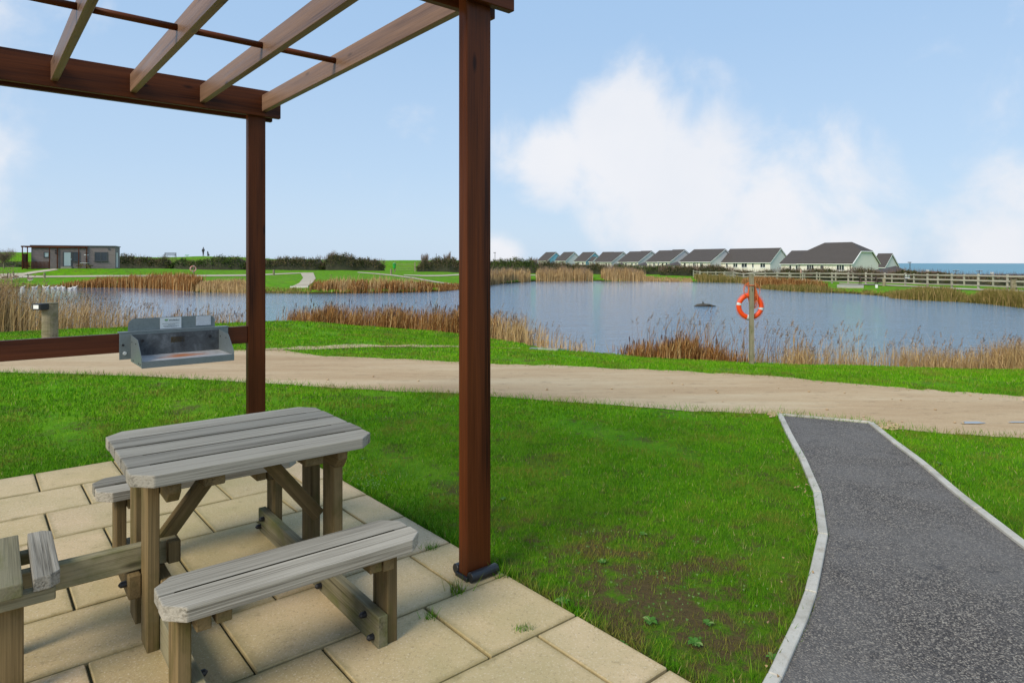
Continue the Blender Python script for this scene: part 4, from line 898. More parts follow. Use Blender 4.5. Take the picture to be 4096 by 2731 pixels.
hedge('long dark hedge right of the timber cabin, below the hilltop bench', [(450, 103), (560, 104), (700, 104)], M['hedge'], [1020, 1027, 1034], 3, 150, .15, 1)
hedge('dark bramble hedge below the hilltop walker', [(690, 104), (800, 104), (900, 104), (1000, 105)], M['hedgegreen'], [1037, 1040, 1028, 1026], 3, 150, .15, 2)
hedge('twiggy hedge behind the far pergola post', [(990, 105), (1080, 105), (1200, 106), (1300, 107)], M['hedge'], [1028, 1036, 1032, 1027], 3, 150, .25, 3)
hedge('taller bushy hedge behind the gravel ramp', [(1290, 107), (1360, 107), (1420, 108), (1480, 109), (1540, 109)], M['hedge'], [1026, 1018, 1022, 1034, 1049], 3, 150, .25, 4)
hedge('bushy hedge just left of the near pergola post', [(1668, 111), (1740, 112), (1800, 112), (1870, 113)], M['hedge'], [1047, 1036, 1032, 1036], 3, 150, .2, 5)
hedge('dark evergreen hedge just right of the near pergola post', [(1860, 113), (1980, 113), (2080, 112), (2160, 112)], M['hedgegreen'], [1037, 1036, 1039, 1035], 3, 150, .15, 6)
hedge('dark scrub in front of the blue gabled houses', [(2140, 113), (2230, 113), (2340, 113), (2440, 113)], M['hedge'], [1038, 1054, 1056, 1058], 3, 150, .3, 7)
hedge('dark scrub in front of the middle houses', [(2430, 113), (2550, 113), (2680, 114), (2800, 114)], M['hedgegreen'], [1059, 1063, 1067, 1072], 3, 150, .3, 8)
hedge('bare twiggy hedge behind the far end of the fence', [(2640, 106), (2720, 107), (2790, 108)], M['hedge'], [1066, 1067, 1068], 2.5, 150, .5, 9)
hedge('rounded brown bush behind the far end of the fence', [(2765, 108), (2840, 108), (2930, 109)], M['hedge'], [1076, 1060, 1070], 3, 150, .5, 10)
hedge('low brown hedge in front of the long white house', [(2920, 109), (3020, 108), (3110, 107)], M['hedge'], [1078, 1086, 1080], 3, 150, .5, 11)
hedge('dark hedge in front of the lower wing and big house', [(3115, 104), (3200, 100), (3300, 96), (3420, 92)], M['hedge'], [1076, 1081, 1079, 1083], 3, 150, .4, 12)
hedge('reddish hedge under the large house gable', [(3400, 92), (3480, 90), (3560, 88)], M['hedge'], [1076, 1080, 1094], 2.5, 170, .5, 13)
hedge('dark hedge behind the fence below the sea view', [(3550, 80), (3640, 75), (3740, 70), (3860, 66)], M['hedge'], [1091, 1085, 1092, 1101], 3, 180, .3, 14)
hedge('brown bramble hedge behind the fence on the far right', [(3840, 66), (3950, 63), (4096, 60), (4300, 56)], M['hedge'], [1102, 1105, 1104, 1106], 3, 180, .3, 15)
hedge('dark low scrub along the back of the second fence', [(3230, 78), (3400, 71), (3600, 65), (3800, 60), (4000, 57), (4300, 53)], M['hedge'], [1096, 1100, 1106, 1112, 1116, 1120], 3, 120, .3, 17)
hedge('green scrub on the slope left of the cabin', [(-60, 100), (20, 100), (115, 100)], M['hedgegreen'], [1048, 1046, 1044], 3, 120, .1, 16)
for px, Y, hgt, lb in ((1700, 116, 3.0, 'small round shrub rising above the hedge left of the post'), (1789, 116, 3.1, 'dark round shrub rising over the hedge beside the near post'), (2135, 114, 2.4, 'pointed evergreen bush left of the first blue gabled house'), (1325, 112, 2.6, 'bare rounded bush rising above the hedge')):
    hedge(lb, [(px - 14, Y), (px + 14, Y)], M['hedgegreen'], [hgt, hgt * 1.05], 1.8, 320, .3, int(px), name='bush', cat='bush')
# small bare tree at the far left
def bare_tree(px, Y, hgt, label):
    X = (px - 2048) / FPX * Y; t = empty('tree', (X, Y, gz(X, Y))); tag(t, label, 'tree'); m = MB(); tips = []
    m.tube([(0, 0, -.1), (.03, 0, hgt * .3), (-.02, 0, hgt * .55)], [.1, .08, .05], 7)
    for i in range(16):
        a = i * 2.4; z0_ = hgt * random.uniform(.25, .55); l = hgt * random.uniform(.25, .42); p1 = (math.cos(a) * l * .5, math.sin(a) * l * .5, z0_ + l * .35); p2 = (math.cos(a) * l, math.sin(a) * l, z0_ + l * .85)
        m.tube([(0, 0, z0_), p1, p2], [.04, .025, .01], 5); tips += [p1, p2]
    m.build('trunk', M['postwood'], t); n = 2600; r = RNG; ti = np.array(tips)[r.integers(0, len(tips), n)] + r.normal(0, hgt * .09, (n, 3))
    V, Fq = ribbons(ti[:, 0], ti[:, 1], ti[:, 2], r.uniform(.1, .4, n), np.full(n, .022), r.uniform(0, .3, n), r.uniform(0, 6.28, n), r.uniform(-.7, .7, n), .2, 3)
    obj('crown', npmesh('crown', V, Fq, M['twig'], np.repeat(r.random(n), 6)), t)
bare_tree(15, 86, 2.6, 'small bare reddish tree left of the timber cabin')

# ================================================================ buildings
def window(par, x0, x1, z0, z1, y, panes=2, frame='white', t=.07, glass='glass', sill=True):
    m = MB(); d = .06
    m.box(x0, x1, y - d, y, z0, z0 + t).box(x0, x1, y - d, y, z1 - t, z1).box(x0, x0 + t, y - d, y, z0 + t, z1 - t).box(x1 - t, x1, y - d, y, z0 + t, z1 - t)
    w = (x1 - x0 - 2 * t) / panes
    for k in range(1, panes): m.box(x0 + t + w * k - t / 2, x0 + t + w * k + t / 2, y - d, y, z0 + t, z1 - t)
    f = m.build('window', M[frame], par)
    for k in range(panes):
        MB().box(x0 + t + w * k + (t / 2 if k else 0), x0 + t + w * (k + 1) - (t / 2 if k < panes - 1 else 0), y - .03, y - .005, z0 + t, z1 - t).build('pane', M[glass], f)
    if sill: MB().box(x0 - .05, x1 + .05, y - .14, y + .0, z0 - .07, z0 - .001).build('sill', M[frame], f)
    return f
FD = (.589, -.808); GD = (.808, .589); HR = math.atan2(FD[1], FD[0])
def house(label, pL, pC, pR, ye, pa, ya, Y, gable='pale', wins=(), hip=False, gr=-3.6, roofcol='roof', gwin=None, front='cream', cat='house', wtop=.32, wh=1.05, name='house'):
    L_ = (pL - 2048) / FPX; C_ = (pC - 2048) / FPX; R_ = (pR - 2048) / FPX; Cx = C_ * Y
    L = (Cx - L_ * Y) / (FD[0] - L_ * FD[1]); w = (R_ * Y - Cx) / (GD[0] - R_ * GD[1])
    ze = H + (1052 - ye) / FPX * Y - gr; zr = H + (1052 - ya) / FPX * (Y + GD[1] * w / 2) - gr
    h = empty(name, (Cx, Y, gr), HR); tag(h, label, cat, 'houses in the row across the pond')
    MB().box(-L, 0, 0, w, 0, ze).build('wall', M[front], h)
    def gab(x, dx):
        if hip:
            k = .45; zh = ze + (zr - ze) * (1 - k); yk = w / 2 * k
            P = [(0, ze), (0, 0), (w, 0), (w, ze), (w - w / 2 * (1 - k), zh), (w / 2 * (1 - k), zh)]
        else: P = [(0, 0), (w, 0), (w, ze), (w / 2, zr - .05), (0, ze)]
        n = len(P); MB().add([(x, a, b) for a, b in P] + [(x + dx, a, b) for a, b in P], [tuple(range(n)), tuple(range(2 * n - 1, n - 1, -1))] + [(i, (i + 1) % n, (i + 1) % n + n, i + n) for i in range(n)]).build('gable_wall', M[gable], h)
    gab(.004, .06); gab(-L - .004, -.06)
    ov = .3; sl = (zr - ze) / (w / 2); th = .14; x0, x1 = -L - .25, .28
    eL, eZ = -ov, ze - ov * sl * .6
    if not hip:
        R = MB()
        for sgn in (0, 1):
            ya_, yb_ = (eL, w / 2) if sgn == 0 else (w - eL, w / 2); za, zb = ze - ov * sl + .06, zr + .06
            R.add([(x0, ya_, za), (x1, ya_, za), (x1, yb_, zb), (x0, yb_, zb), (x0, ya_, za + th), (x1, ya_, za + th), (x1, yb_, zb + th), (x0, yb_, zb + th)], [(0, 1, 2, 3), (4, 5, 6, 7), (0, 1, 5, 4), (1, 2, 6, 5), (2, 3, 7, 6), (3, 0, 4, 7)])
        r = R.build('roof', M[roofcol], h)
        for xx in (x1,):
            for sgn in (0, 1):
                ya_, yb_ = (eL, w / 2) if sgn == 0 else (w - eL, w / 2); za, zb = ze - ov * sl + .0, zr
                MB().add([(xx - .01, ya_, za - .14), (xx + .03, ya_, za - .14), (xx + .03, yb_, zb - .12), (xx - .01, yb_, zb - .12), (xx - .01, ya_, za + .055), (xx + .03, ya_, za + .055), (xx + .03, yb_, zb + .055), (xx - .01, yb_, zb + .055)],
                         [(0, 1, 2, 3), (4, 5, 6, 7), (0, 1, 5, 4), (1, 2, 6, 5), (2, 3, 7, 6), (3, 0, 4, 7)]).build('bargeboard', M['white'], h)
    else:
        k = .45; zh = ze + (zr - ze) * (1 - k); za = ze - ov * sl + .1; xr = -(w / 2) * k * 1.1
        A = [(x0, eL, za), (x1, eL, za), (x1, w / 2 * (1 - k) - .02, zh + .1), (xr, w / 2, zr + .1), (x1, w - w / 2 * (1 - k) + .02, zh + .1), (x1, w - eL, za), (x0, w - eL, za), (x0, w - w / 2 * (1 - k), zh + .1), (-L - xr, w / 2, zr + .1), (x0, w / 2 * (1 - k), zh + .1)]
        top = [(0, 1, 2, 3, 8, 9), (2, 4, 3), (4, 5, 6, 7, 8, 3), (7, 9, 8)]; n = len(A)
        R = MB().add(A + [(a, b, c + .14) for a, b, c in A], [tuple(reversed(f)) for f in top] + [tuple(i + n for i in f) for f in top] + [(0, 1, 1 + n, n), (1, 2, 2 + n, 1 + n), (2, 4, 4 + n, 2 + n), (4, 5, 5 + n, 4 + n)])
        r = R.build('roof', M[roofcol], h)
        for i, j in ((1, 2), (2, 4), (4, 5)):
            a, b = A[i], A[j]; MB().tube([(a[0] + .02, a[1], a[2] - .06), (b[0] + .02, b[1], b[2] - .06)], .09, 4).build('bargeboard', M['white'], h)
    MB().box(x0, x1, eL - .1, eL + .02, ze - ov * sl - .06, ze - ov * sl + .05).build('gutter', M['white'], h)
    MB().box(x0 + .02, x1 - .02, eL - .07, eL - .0, ze - ov * sl + .055, ze - ov * sl + .12).build('gutter_edge', M['steelpole'], h) if False else None
    MB().box(x0 + .1, x1 - .1, -ov + .02, -.0, ze - ov * sl - .10, ze - ov * sl - .04).build('soffit', M['white'], h)
    for (a, b, pn) in wins:
        def loc(p): q = (p - 2048) / FPX; return (q * Y - Cx) / (FD[0] - q * FD[1])
        xa, xb = loc(a), loc(b); window(h, xa, xb, ze - wtop - wh, ze - wtop, -.002, pn)
    if gwin:
        for ya2, yb2, za2, zb2 in gwin:
            m = MB().box(.066, .10, ya2, yb2, za2, zb2).build('window', M['white'], h); MB().box(.101, .11, ya2 + .08, yb2 - .08, za2 + .08, zb2 - .08).build('pane', M['glass'], m)
    return h, L, w, ze, zr
def downpipe(h, x, ze): MB().tube([(x, -.1, 0), (x, -.1, ze)], .06, 6).build('downpipe', M['steelpole'], h)
house('leftmost house of the row, with a light blue gable', 2152, 2189, 2256, 1041.7, 2222, 1010, 234, 'blue', [(2177, 2182, 1)], wtop=.3)
house('second house from the left, white gable, right of the blue gable', 2223.5, 2262, 2329, 1042, 2295, 1009.5, 226, 'pale', [(2246, 2255, 2)])
house('third house from the left, with the nearer light blue gable', 2299, 2342.5, 2411, 1044, 2377, 1010, 216, 'blue', [(2309, 2318, 2), (2328, 2333, 1)])
house('small lean white cottage between the first two houses', 2205, 2221, 2243, 1044.5, 2232, 1026, 236, 'pale', [], name='house')
house('small white cottage right of the second blue gable', 2357, 2371, 2397, 1044.5, 2384, 1029, 214, 'pale', [(2361, 2366, 1)])
house('back half of the stepped pair left of the middle', 2381, 2420, 2485, 1046, 2453, 1009.5, 203, 'pale', [(2388, 2394, 1)])
house('front half of the stepped pair, with broad white gable', 2413, 2445, 2537, 1047, 2491, 1009.5, 196, 'pale', [(2423, 2429, 1), (2433, 2439, 1)])
house('back house of the second pair, thin white gable edge showing', 2475, 2514, 2606, 1047, 2560, 1008, 188, 'pale', [(2487, 2493, 1), (2500, 2508, 1)])
house('front house of the second pair, broad pale gable', 2515, 2552, 2654, 1046.5, 2603, 1005.6, 181, 'pale', [(2525, 2532, 1), (2541, 2547, 1)])
house('back house of the third pair, narrow gable showing', 2588, 2631, 2733, 1046.5, 2682, 1004, 173, 'pale', [(2598, 2603, 1), (2612, 2621, 2)])
house('front house of the third pair, broad pale gable and two windows', 2637, 2678, 2790, 1045.5, 2734, 1000.6, 166, 'pale', [(2647, 2655, 1), (2663, 2671, 1)])
h, L, w, ze, zr = house('wide white house with three small windows left of the longest one', 2723.5, 2840.5, 2951, 1045.6, 2896, 998, 158, 'pale', [(2735, 2744, 1), (2756, 2760, 1), (2772, 2784, 2), (2800, 2812, 2), (2826, 2830, 1)])
downpipe(h, -L * .42, ze)
h, L, w, ze, zr = house('long white house with a tall pale gable in the middle of the row', 2884.5, 3080, 3157.7, 1047, 3119, 994.6, 150, 'pale', [(2904, 2912, 1), (2933, 2951, 2), (2966, 2989, 2), (3008, 3016, 1), (3041, 3062, 2)])
downpipe(h, -L * .53, ze)
h, L, w, ze, zr = house('low linking wing between the long house and the large house', 3125, 3210, 3300, 1053.5, 3240, 1005, 128, 'pale', [(3157, 3167, 1), (3182, 3198, 2)])
h, L, w, ze, zr = house('largest house, brown half hipped roof, cream walls', 3195.5, 3407.6, 3512, 1051.5, 3460, 972, 115, 'cream', [(3227, 3256, 3), (3346, 3378, 3)], hip=True, gwin=[(5.6, 6.1, 3.0, 3.8)])
downpipe(h, -.25, ze); downpipe(h, -L + .2, ze)
xd = -L * .53
dd_ = MB(); dd_.tube([(xd, -.35, ze - .75), (xd, -.27, ze - .75)], [.3, .12], 16); dd_.tube([(xd, -.27, ze - .75), (xd, 0, ze - .8)], .03, 6); dd_.build('satellite_dish', M['steelpole'], h)
h, L, w, ze, zr = house('small house behind the large one, with pale blue front', 3490, 3537, 3591, 1066, 3564, 1017, 132, 'pale', [(3507, 3514, 1)], front='blue')
def pyramid(px0, px1, ybase, pxa, yap, Y, label, depth=6):
    x0, x1 = (px0 - 2048) / FPX * Y, (px1 - 2048) / FPX * Y; z0 = H - (ybase - 1052) / FPX * Y; z1 = H - (yap - 1052) / FPX * (Y + depth / 2); xa = (pxa - 2048) / FPX * (Y + depth / 2)
    c = ((x0 + x1) / 2, Y, -4.0); e_ = empty('outbuilding', c); tag(e_, label, 'outbuilding'); V = [(x0 - c[0], 0, z0 - c[2]), (x1 - c[0], 0, z0 - c[2]), (x1 - c[0], depth, z0 - c[2]), (x0 - c[0], depth, z0 - c[2]), (xa - c[0], depth / 2, z1 - c[2])]
    MB().add(V, [(3, 2, 1, 0), (0, 1, 4), (1, 2, 4), (2, 3, 4), (3, 0, 4)]).build('roof', M['roof'], e_)
    MB().box(x0 - c[0] + .3, x1 - c[0] - .3, .3, depth - .3, 0, z0 - c[2] - .01).build('wall', M['cream'], e_)
pyramid(3500, 3665, 1100, 3583, 1063.5, 93, 'low building with a brown hipped roof right of the large house')
for px0, px1, ye, ya, Y, lb in ((2465, 2500, 1062, 1049, 150, 'brown garage roof between the middle houses'), (2560, 2592, 1062, 1048, 146, 'brown garage roof left of the third pair of houses'), (2680, 2728, 1062, 1046.5, 140, 'brown garage roof left of the wide white house')):
    pyramid(px0, px1, ye, (px0 + px1) / 2 + 6, ya, Y, lb)
# far roofs above the sea
def farroof(px0, px1, ye, yr, Y, mat, lb, chim=0):
    x0, x1 = (px0 - 2048) / FPX * Y, (px1 - 2048) / FPX * Y; z0 = H - (ye - 1052) / FPX * Y; z1 = H - (yr - 1052) / FPX * Y; c = ((x0 + x1) / 2, Y, z0 - 3); e_ = empty('house', c); tag(e_, lb, 'house')
    w = (x1 - x0) / 2; MB().box(-w, w, 0, 8, 0, 3).build('wall', M['cream'], e_)
    MB().add([(-w - .3, -.4, 2.95), (w + .3, -.4, 2.95), (w + .3, 8.4, 2.95), (-w - .3, 8.4, 2.95), (-w + 1, 4, z1 - c[2]), (w - 1, 4, z1 - c[2])], [(3, 2, 1, 0), (0, 1, 5, 4), (1, 2, 5), (2, 3, 4, 5), (3, 0, 4)]).build('roof', mat, e_)
    for k in range(chim): MB().box(-w + 1 + k * 3, -w + 1.8 + k * 3, 3.6, 4.4, z1 - c[2] - .6, z1 - c[2] + .6).build('chimney', M['pale'], e_)
slate = simple('dark slate', (.07, .075, .085), .7, 0, .2, 1); redr = simple('reddish brown roof', (.14, .07, .055), .8, 0, .2, 1)
farroof(3722, 3795, 1098, 1086, 250, redr, 'distant house with a reddish roof in front of the sea', 1)
farroof(3842, 3990, 1105, 1097, 240, slate, 'long dark slate roof before the sea on the right')
farroof(3985, 4150, 1106, 1096, 235, slate, 'dark slate roof at the right edge before the sea', 1)
def pole(px, y0, y1, Y, r, label, T=False, lamp=False, z_off=0):
    X = (px - 2048) / FPX * Y; zb = H - (y0 - 1052) / FPX * Y; zt = H - (y1 - 1052) / FPX * Y; g = min(zb, gz(X, Y)); e_ = empty('lamp_post' if lamp else 'utility_pole', (X, Y, g)); tag(e_, label, 'lamp post' if lamp else 'pole')
    MB().tube([(0, 0, 0), (0, 0, zt - g)], [r, r * .8], 8).build('pole', M['steelpole'] if lamp else M['darkwood'], e_)
    if T: 
        MB().box(-1.3, 1.3, -.08, .08, zt - g - .3, zt - g - .12).build('cross_arm', M['darkwood'], e_)
        for x in (-1.1, -.5, .5, 1.1): MB().tube([(x, 0, zt - g - .12), (x, 0, zt - g + .12)], .06, 6).build('insulator', M['pale'], e_)
    if lamp: MB().box(-.45, .25, -.12, .12, zt - g - .06, zt - g + .1).build('lamp_head', M['steelpole'], e_, .02)
pole(3640, 1085, 1050, 140, .09, 'grey street lamp standing before the sea', lamp=True)
pole(3824, 1100, 1081, 260, .16, 'utility pole with crossarm left of the slate roof', T=True)
pole(3917, 1100, 1082, 260, .16, 'utility pole with crossarm above the long slate roof', T=True)
pole(3796, 1100, 1083, 250, .1, 'thin pole right of the reddish distant roof')
pole(1745, 1045, 1014, 190, .09, 'thin pole on the skyline left of the near post')
pole(1799, 1045, 1017, 190, .09, 'thin pole on the skyline closest to the near post')
pole(1980, 1045, 1011, 190, .09, 'thin tall pole on the skyline right of the near post', lamp=True)
pole(2127, 1045, 1027, 200, .09, 'thin short pole on the skyline left of the blue gable')

# ---------------------------------------------------------------- timber cabin
cx_ = (125 - 2048) / FPX * 82; cab = empty('cabin', (cx_, 82, .82), math.radians(25)); tag(cab, 'flat roofed grey timber cabin with brown pergola porch beyond the pond', 'cabin')
W_ = 9.05
MB().box(0, W_, 0, 5, 0, 2.88).build('wall', M['clad'], cab)
MB().box(-.12, W_ + .12, -.15, 5.1, 2.88, 2.98).build('roof', M['steelpole'], cab)
window(cab, 1.3, 1.88, 1.42, 2.12, -.002, 1, 'steelpole', .09, 'doorglass', False)
window(cab, 4.35, 5.15, .95, 2.16, -.002, 1, 'steelpole', .08, 'glass')
window(cab, 6.75, 8.2, 1.0, 2.16, -.002, 2, 'steelpole', .09, 'glass')
dr = MB().box(3.3, 4.3, -.06, -.002, .28, 2.16).build('door', M['steelpole'], cab); MB().box(3.46, 4.16, -.075, -.061, .36, 2.08).build('pane', M['doorglass'], dr); MB().tube([(4.22, -.1, 1.1), (4.22, -.1, 1.3)], .03, 6).build('handle', M['reflect'], dr)
MB().box(3.2, 4.35, -.75, -.01, 0, .24).build('step', M['fencewood'], cab, .01)
for x, z in ((2.55, 2.3), (2.55, 2.0), (5.85, 2.0), (5.85, 1.2)): MB().box(x - .06, x + .06, -.1, -.002, z - .08, z + .08).build('wall_light', M['black'], cab)
MB().tube([(8.35, -.06, 2.55), (8.35, -.001, 2.55)], .13, 12).build('vent', M['steelpole'], cab)
MB().box(5.6, 6.1, -.03, -.002, 1.72, 1.82).build('name_board', M['white'], cab)
MB().box(W_ + .004, W_ + .05, 1, 2.4, .1, 2.1).build('side_door', M['pale'], cab)
pg = empty('porch_pergola', cab.matrix_world.translation); pg.location = cab.location; pg.rotation_euler = cab.rotation_euler; tag(pg, 'red brown porch pergola with lattice screen on the cabin front', 'pergola')
for x, y in ((-.45, -2.2), (2.3, -2.2), (5.35, -2.2), (-.35, -.2), (2.75, -.12), (5.9, -.12)): MB().box(x - .05, x + .05, y - .05, y + .05, -.05, 2.66).build('post', M['redwood'], pg)
for y in (-2.2, -.13): MB().box(-.6, 6.0, y - .03, y + .03, 2.66, 2.84).build('beam', M['redwood'], pg)
for k in range(12): MB().box(-.45 + k * .56, -.4 + k * .56, -2.15, -.18, 2.70, 2.80).build('rafter', M['redwood'], pg)
lat = MB(); 
for k in range(20):
    x = -.4 + k * .135; lat.box(x, x + .05, -2.19, -2.17, .05, .9)
for z in (.05, .2, .35, .5, .65, .8): lat.box(-.4, 2.25, -2.165, -2.15, z, z + .06)
lo_ = lat.build('lattice_screen', M['redwood'], pg)
MB().box(-.43, -.39, -2.1, -.25, .05, 1.9).build('side_screen', M['redwood'], pg)
def far_picnic(x, y, rz, mat, label, z=None, sc=1., topmat=None):
    z = gz(x, y) if z is None else z; t = empty('picnic_table', (x, y, z), rz); tag(t, label, 'picnic table')
    for k in range(5): MB().box(-.9, .9, -.36 + k * .147, -.36 + k * .147 + .135, .70, .745).build('table_plank', topmat or mat, t)
    for s in (-1, 1):
        for k in (0, 1): MB().box(-.9, .9, s * .72 - .14 + k * .145, s * .72 - .14 + k * .145 + .135, .41, .45).build('seat_plank', mat, t)
        MB().box(s * .65 - .03, s * .65 + .03, -.82, .82, .33, .41).build('cross_beam', mat, t)
        for q in (-1, 1): MB().add([(s * .65 - .08, q * .55, 0), (s * .65 - .035, q * .55, 0), (s * .65 - .035, q * .66, 0), (s * .65 - .08, q * .66, 0), (s * .65 - .08, q * .20, .70), (s * .65 - .035, q * .20, .70), (s * .65 - .035, q * .31, .70), (s * .65 - .08, q * .31, .70)],
                                [(0, 1, 2, 3), (4, 5, 6, 7), (0, 1, 5, 4), (1, 2, 6, 5), (2, 3, 7, 6), (3, 0, 4, 7)]).build('leg', mat, t)
    return t
p = cab.matrix_basis if False else Matrix.Translation(cab.location) @ Matrix.Rotation(math.radians(25), 4, 'Z'); q = p @ Vector((5.9, -1.6, 0))
far_picnic(q.x, q.y, math.radians(25 + 90), M['legwood'], 'pale topped picnic table in front of the cabin window', gz(q.x, q.y), topmat=M['white'])
q2 = GW(3472, 1139, 2.0); 
X, Y = hit([3475], [1141])[0][:2]
far_picnic(X, Y, math.radians(-20), M['darkwood'], 'dark brown picnic table beside the fence across the pond')

# ---------------------------------------------------------------- fences
def fence(x0, m, Ys, label, hp, rails, pw=.13, group=None, rh=.1, x_rail=-.07):
    P = []
    for Y in Ys: P.append((x0 + m * Y, Y))
    f = empty('fence', (P[0][0], P[0][1], gz(*P[0]))); tag(f, label, 'fence', 'post and rail fences on the right'); o = Vector(f.location); an = math.atan2(P[1][1] - P[0][1], P[1][0] - P[0][0])
    for i, (x, y) in enumerate(P):
        g = gz(x, y); b = plank(f, 'post', x - o.x - pw / 2, x - o.x + pw / 2, y - o.y - pw / 2, y - o.y + pw / 2, g - o.z - .1, g - o.z + hp * random.uniform(.98, 1.03), M['fencewood'], .012)
    for i in range(len(P) - 1):
        a = Vector((*P[i], gz(*P[i]))); b = Vector((*P[i + 1], gz(*P[i + 1])))
        for z in rails:
            p0 = a + Vector((x_rail, 0, z + random.uniform(-.012, .012))) - o; p1 = b + Vector((x_rail, 0, z + random.uniform(-.012, .012))) - o; d = p1 - p0; L = d.length; c = (p0 + p1) / 2
            me = MB().box(-L / 2 + .003, L / 2 - .003, -.03, .03, -rh / 2, rh / 2).mesh('rail', M['fencewood'], .006)
            ob = obj('rail', me, f, c); ob.rotation_euler = d.to_track_quat('X', 'Z').to_euler()
    return f
fence(45.3, -.19, [95.0 - 2.36 * k for k in range(24)], 'long pale post and rail fence nearest the pond', 1.12, (.99, .62, .24))
fence(49.8, -.19, [97.0 - 2.7 * k for k in range(21)], 'second pale post and rail fence running behind the first', .98, (.88, .5), pw=.11)
fence(24.6, 0.035, [101.5, 99.4, 97.4], 'short piece of pale rail fence between far bushes', 1.15, (1.0, .65, .35), pw=.11)
# hedge gate on the far lawn
gY = 107; gx0, gx1 = (1580 - 2048) / FPX * gY, (1660 - 2048) / FPX * gY
gt = empty('field_gate', (gx0, gY, gz(gx0, gY))); tag(gt, 'grey wire and timber gate in the gap of the far hedge', 'gate')
for x in (0, gx1 - gx0): MB().box(x - .09, x + .09, -.09, .09, -.1, 1.45).build('post', M['postwood'], gt)
for z in (.2, .45, .7, .95, 1.15): MB().box(.09, gx1 - gx0 - .09, -.02, .02, z, z + .05).build('bar', M['postwood'], gt)

# ---------------------------------------------------------------- bollards, rings, bins, signs
def bollard(px, py, dz_or_Y, w, hgt, label, light=False, Y=None):
    if Y is None: X, Y, Z = hit([px], [py])[0]
    else: X = (px - 2048) / FPX * Y; Z = gz(X, Y)
    b = empty('bollard', (X, Y, Z)); tag(b, label, 'bollard', 'timber bollard lights round the pond')
    MB().tube([(0, 0, -.1), (0, 0, hgt * .5), (0, 0, hgt)], [w / 2, w / 2 * .98, w / 2 * .97], 18).build('post', M['postwood'], b, .004)
    return b
b = bollard(200, 0, 0, .245, .86, 'timber bollard with a black square light behind the pergola rail', Y=11.2)
lh = MB().box(-.105, .08, -.235, -.03, .755, .865).build('light_head', M['black'], b, .008, rot=(0, 0, -.25)); MB().box(-.075, .035, -.2385, -.2355, .778, .842).build('lens', M['white'], lh)
MB().tube([(0, 0, .86), (0, 0, .868)], .125, 18).build('cap', M['postwood'], b)
bollard(178, 1113, 0, .22, .6, 'small dark bollard on the grass by the far path'); bollard(731, 1106, 0, .24, .45, 'small bollard left of the far pergola post'); bollard(1095, 1101, 0, .26, .72, 'grey bollard on the lawn right of the far post')
bollard(1564, 1098, 0, .28, .75, 'grey bollard beside the green bin'); bollard(3536, 1144, 0, .27, .66, 'dark timber bollard right of the brown picnic table')
bollard(4055, 1160, 0, .42, .75, 'broken timber stump at the right end of the fence')
X, Y, Z = hit([1569], [1093])[0]; Z = gz(X, Y); bn = empty('dog_waste_bin', (X + .1, Y + 1.2, gz(X + .1, Y + 1.2))); tag(bn, 'bright green bin on a post beside the grey bollard', 'bin')
MB().tube([(0, .1, 0), (0, .1, 1.3)], .05, 8).build('post', M['postwood'], bn); MB().tube([(0, -.12, .62), (0, -.12, .7), (0, -.12, 1.15), (0, -.12, 1.2)], [.15, .19, .24, .24], 14).build('body', M['green'], bn); MB().tube([(0, -.12, 1.2), (0, -.12, 1.26), (0, -.12, 1.42), (0, -.12, 1.46)], [.25, .27, .2, .1], 14).build('lid', M['green'], bn)
MB().box(-.16, .16, -.40, -.36, 1.26, 1.33).build('slot', M['black'], bn)

def liferingmesh(R, r, bands, mats):
    """ring in XZ plane; bands = list of (a0, a1) angles"""
    n = 96; seg = 18; V = []; Fc = []; mi = []
    for i in range(n):
        a = 2 * math.pi * i / n
        for k in range(seg):
            b = 2 * math.pi * k / seg; rr = R + r * math.cos(b); V.append((rr * math.cos(a), r * .72 * math.sin(b), rr * math.sin(a)))
    for i in range(n):
        for k in range(seg): Fc.append((i * seg + k, i * seg + (k + 1) % seg, ((i + 1) % n) * seg + (k + 1) % seg, ((i + 1) % n) * seg + k))
    me = npmesh('ring', V, Fc, mats, smooth=True); return me
def bandmesh(R, r, a0, a1, mat):
    n = 8; seg = 18; V = []; Fc = []
    for i in range(n + 1):
        a = a0 + (a1 - a0) * i / n
        for k in range(seg): b = 2 * math.pi * k / seg; rr = R + (r + .003) * math.cos(b); V.append((rr * math.cos(a), (r * .72 + .003) * math.sin(b), rr * math.sin(a)))
    for i in range(n):
        for k in range(seg): Fc.append((i * seg + k, i * seg + (k + 1) % seg, (i + 1) * seg + (k + 1) % seg, (i + 1) * seg + k))
    return npmesh('band', V, Fc, mat, smooth=True)
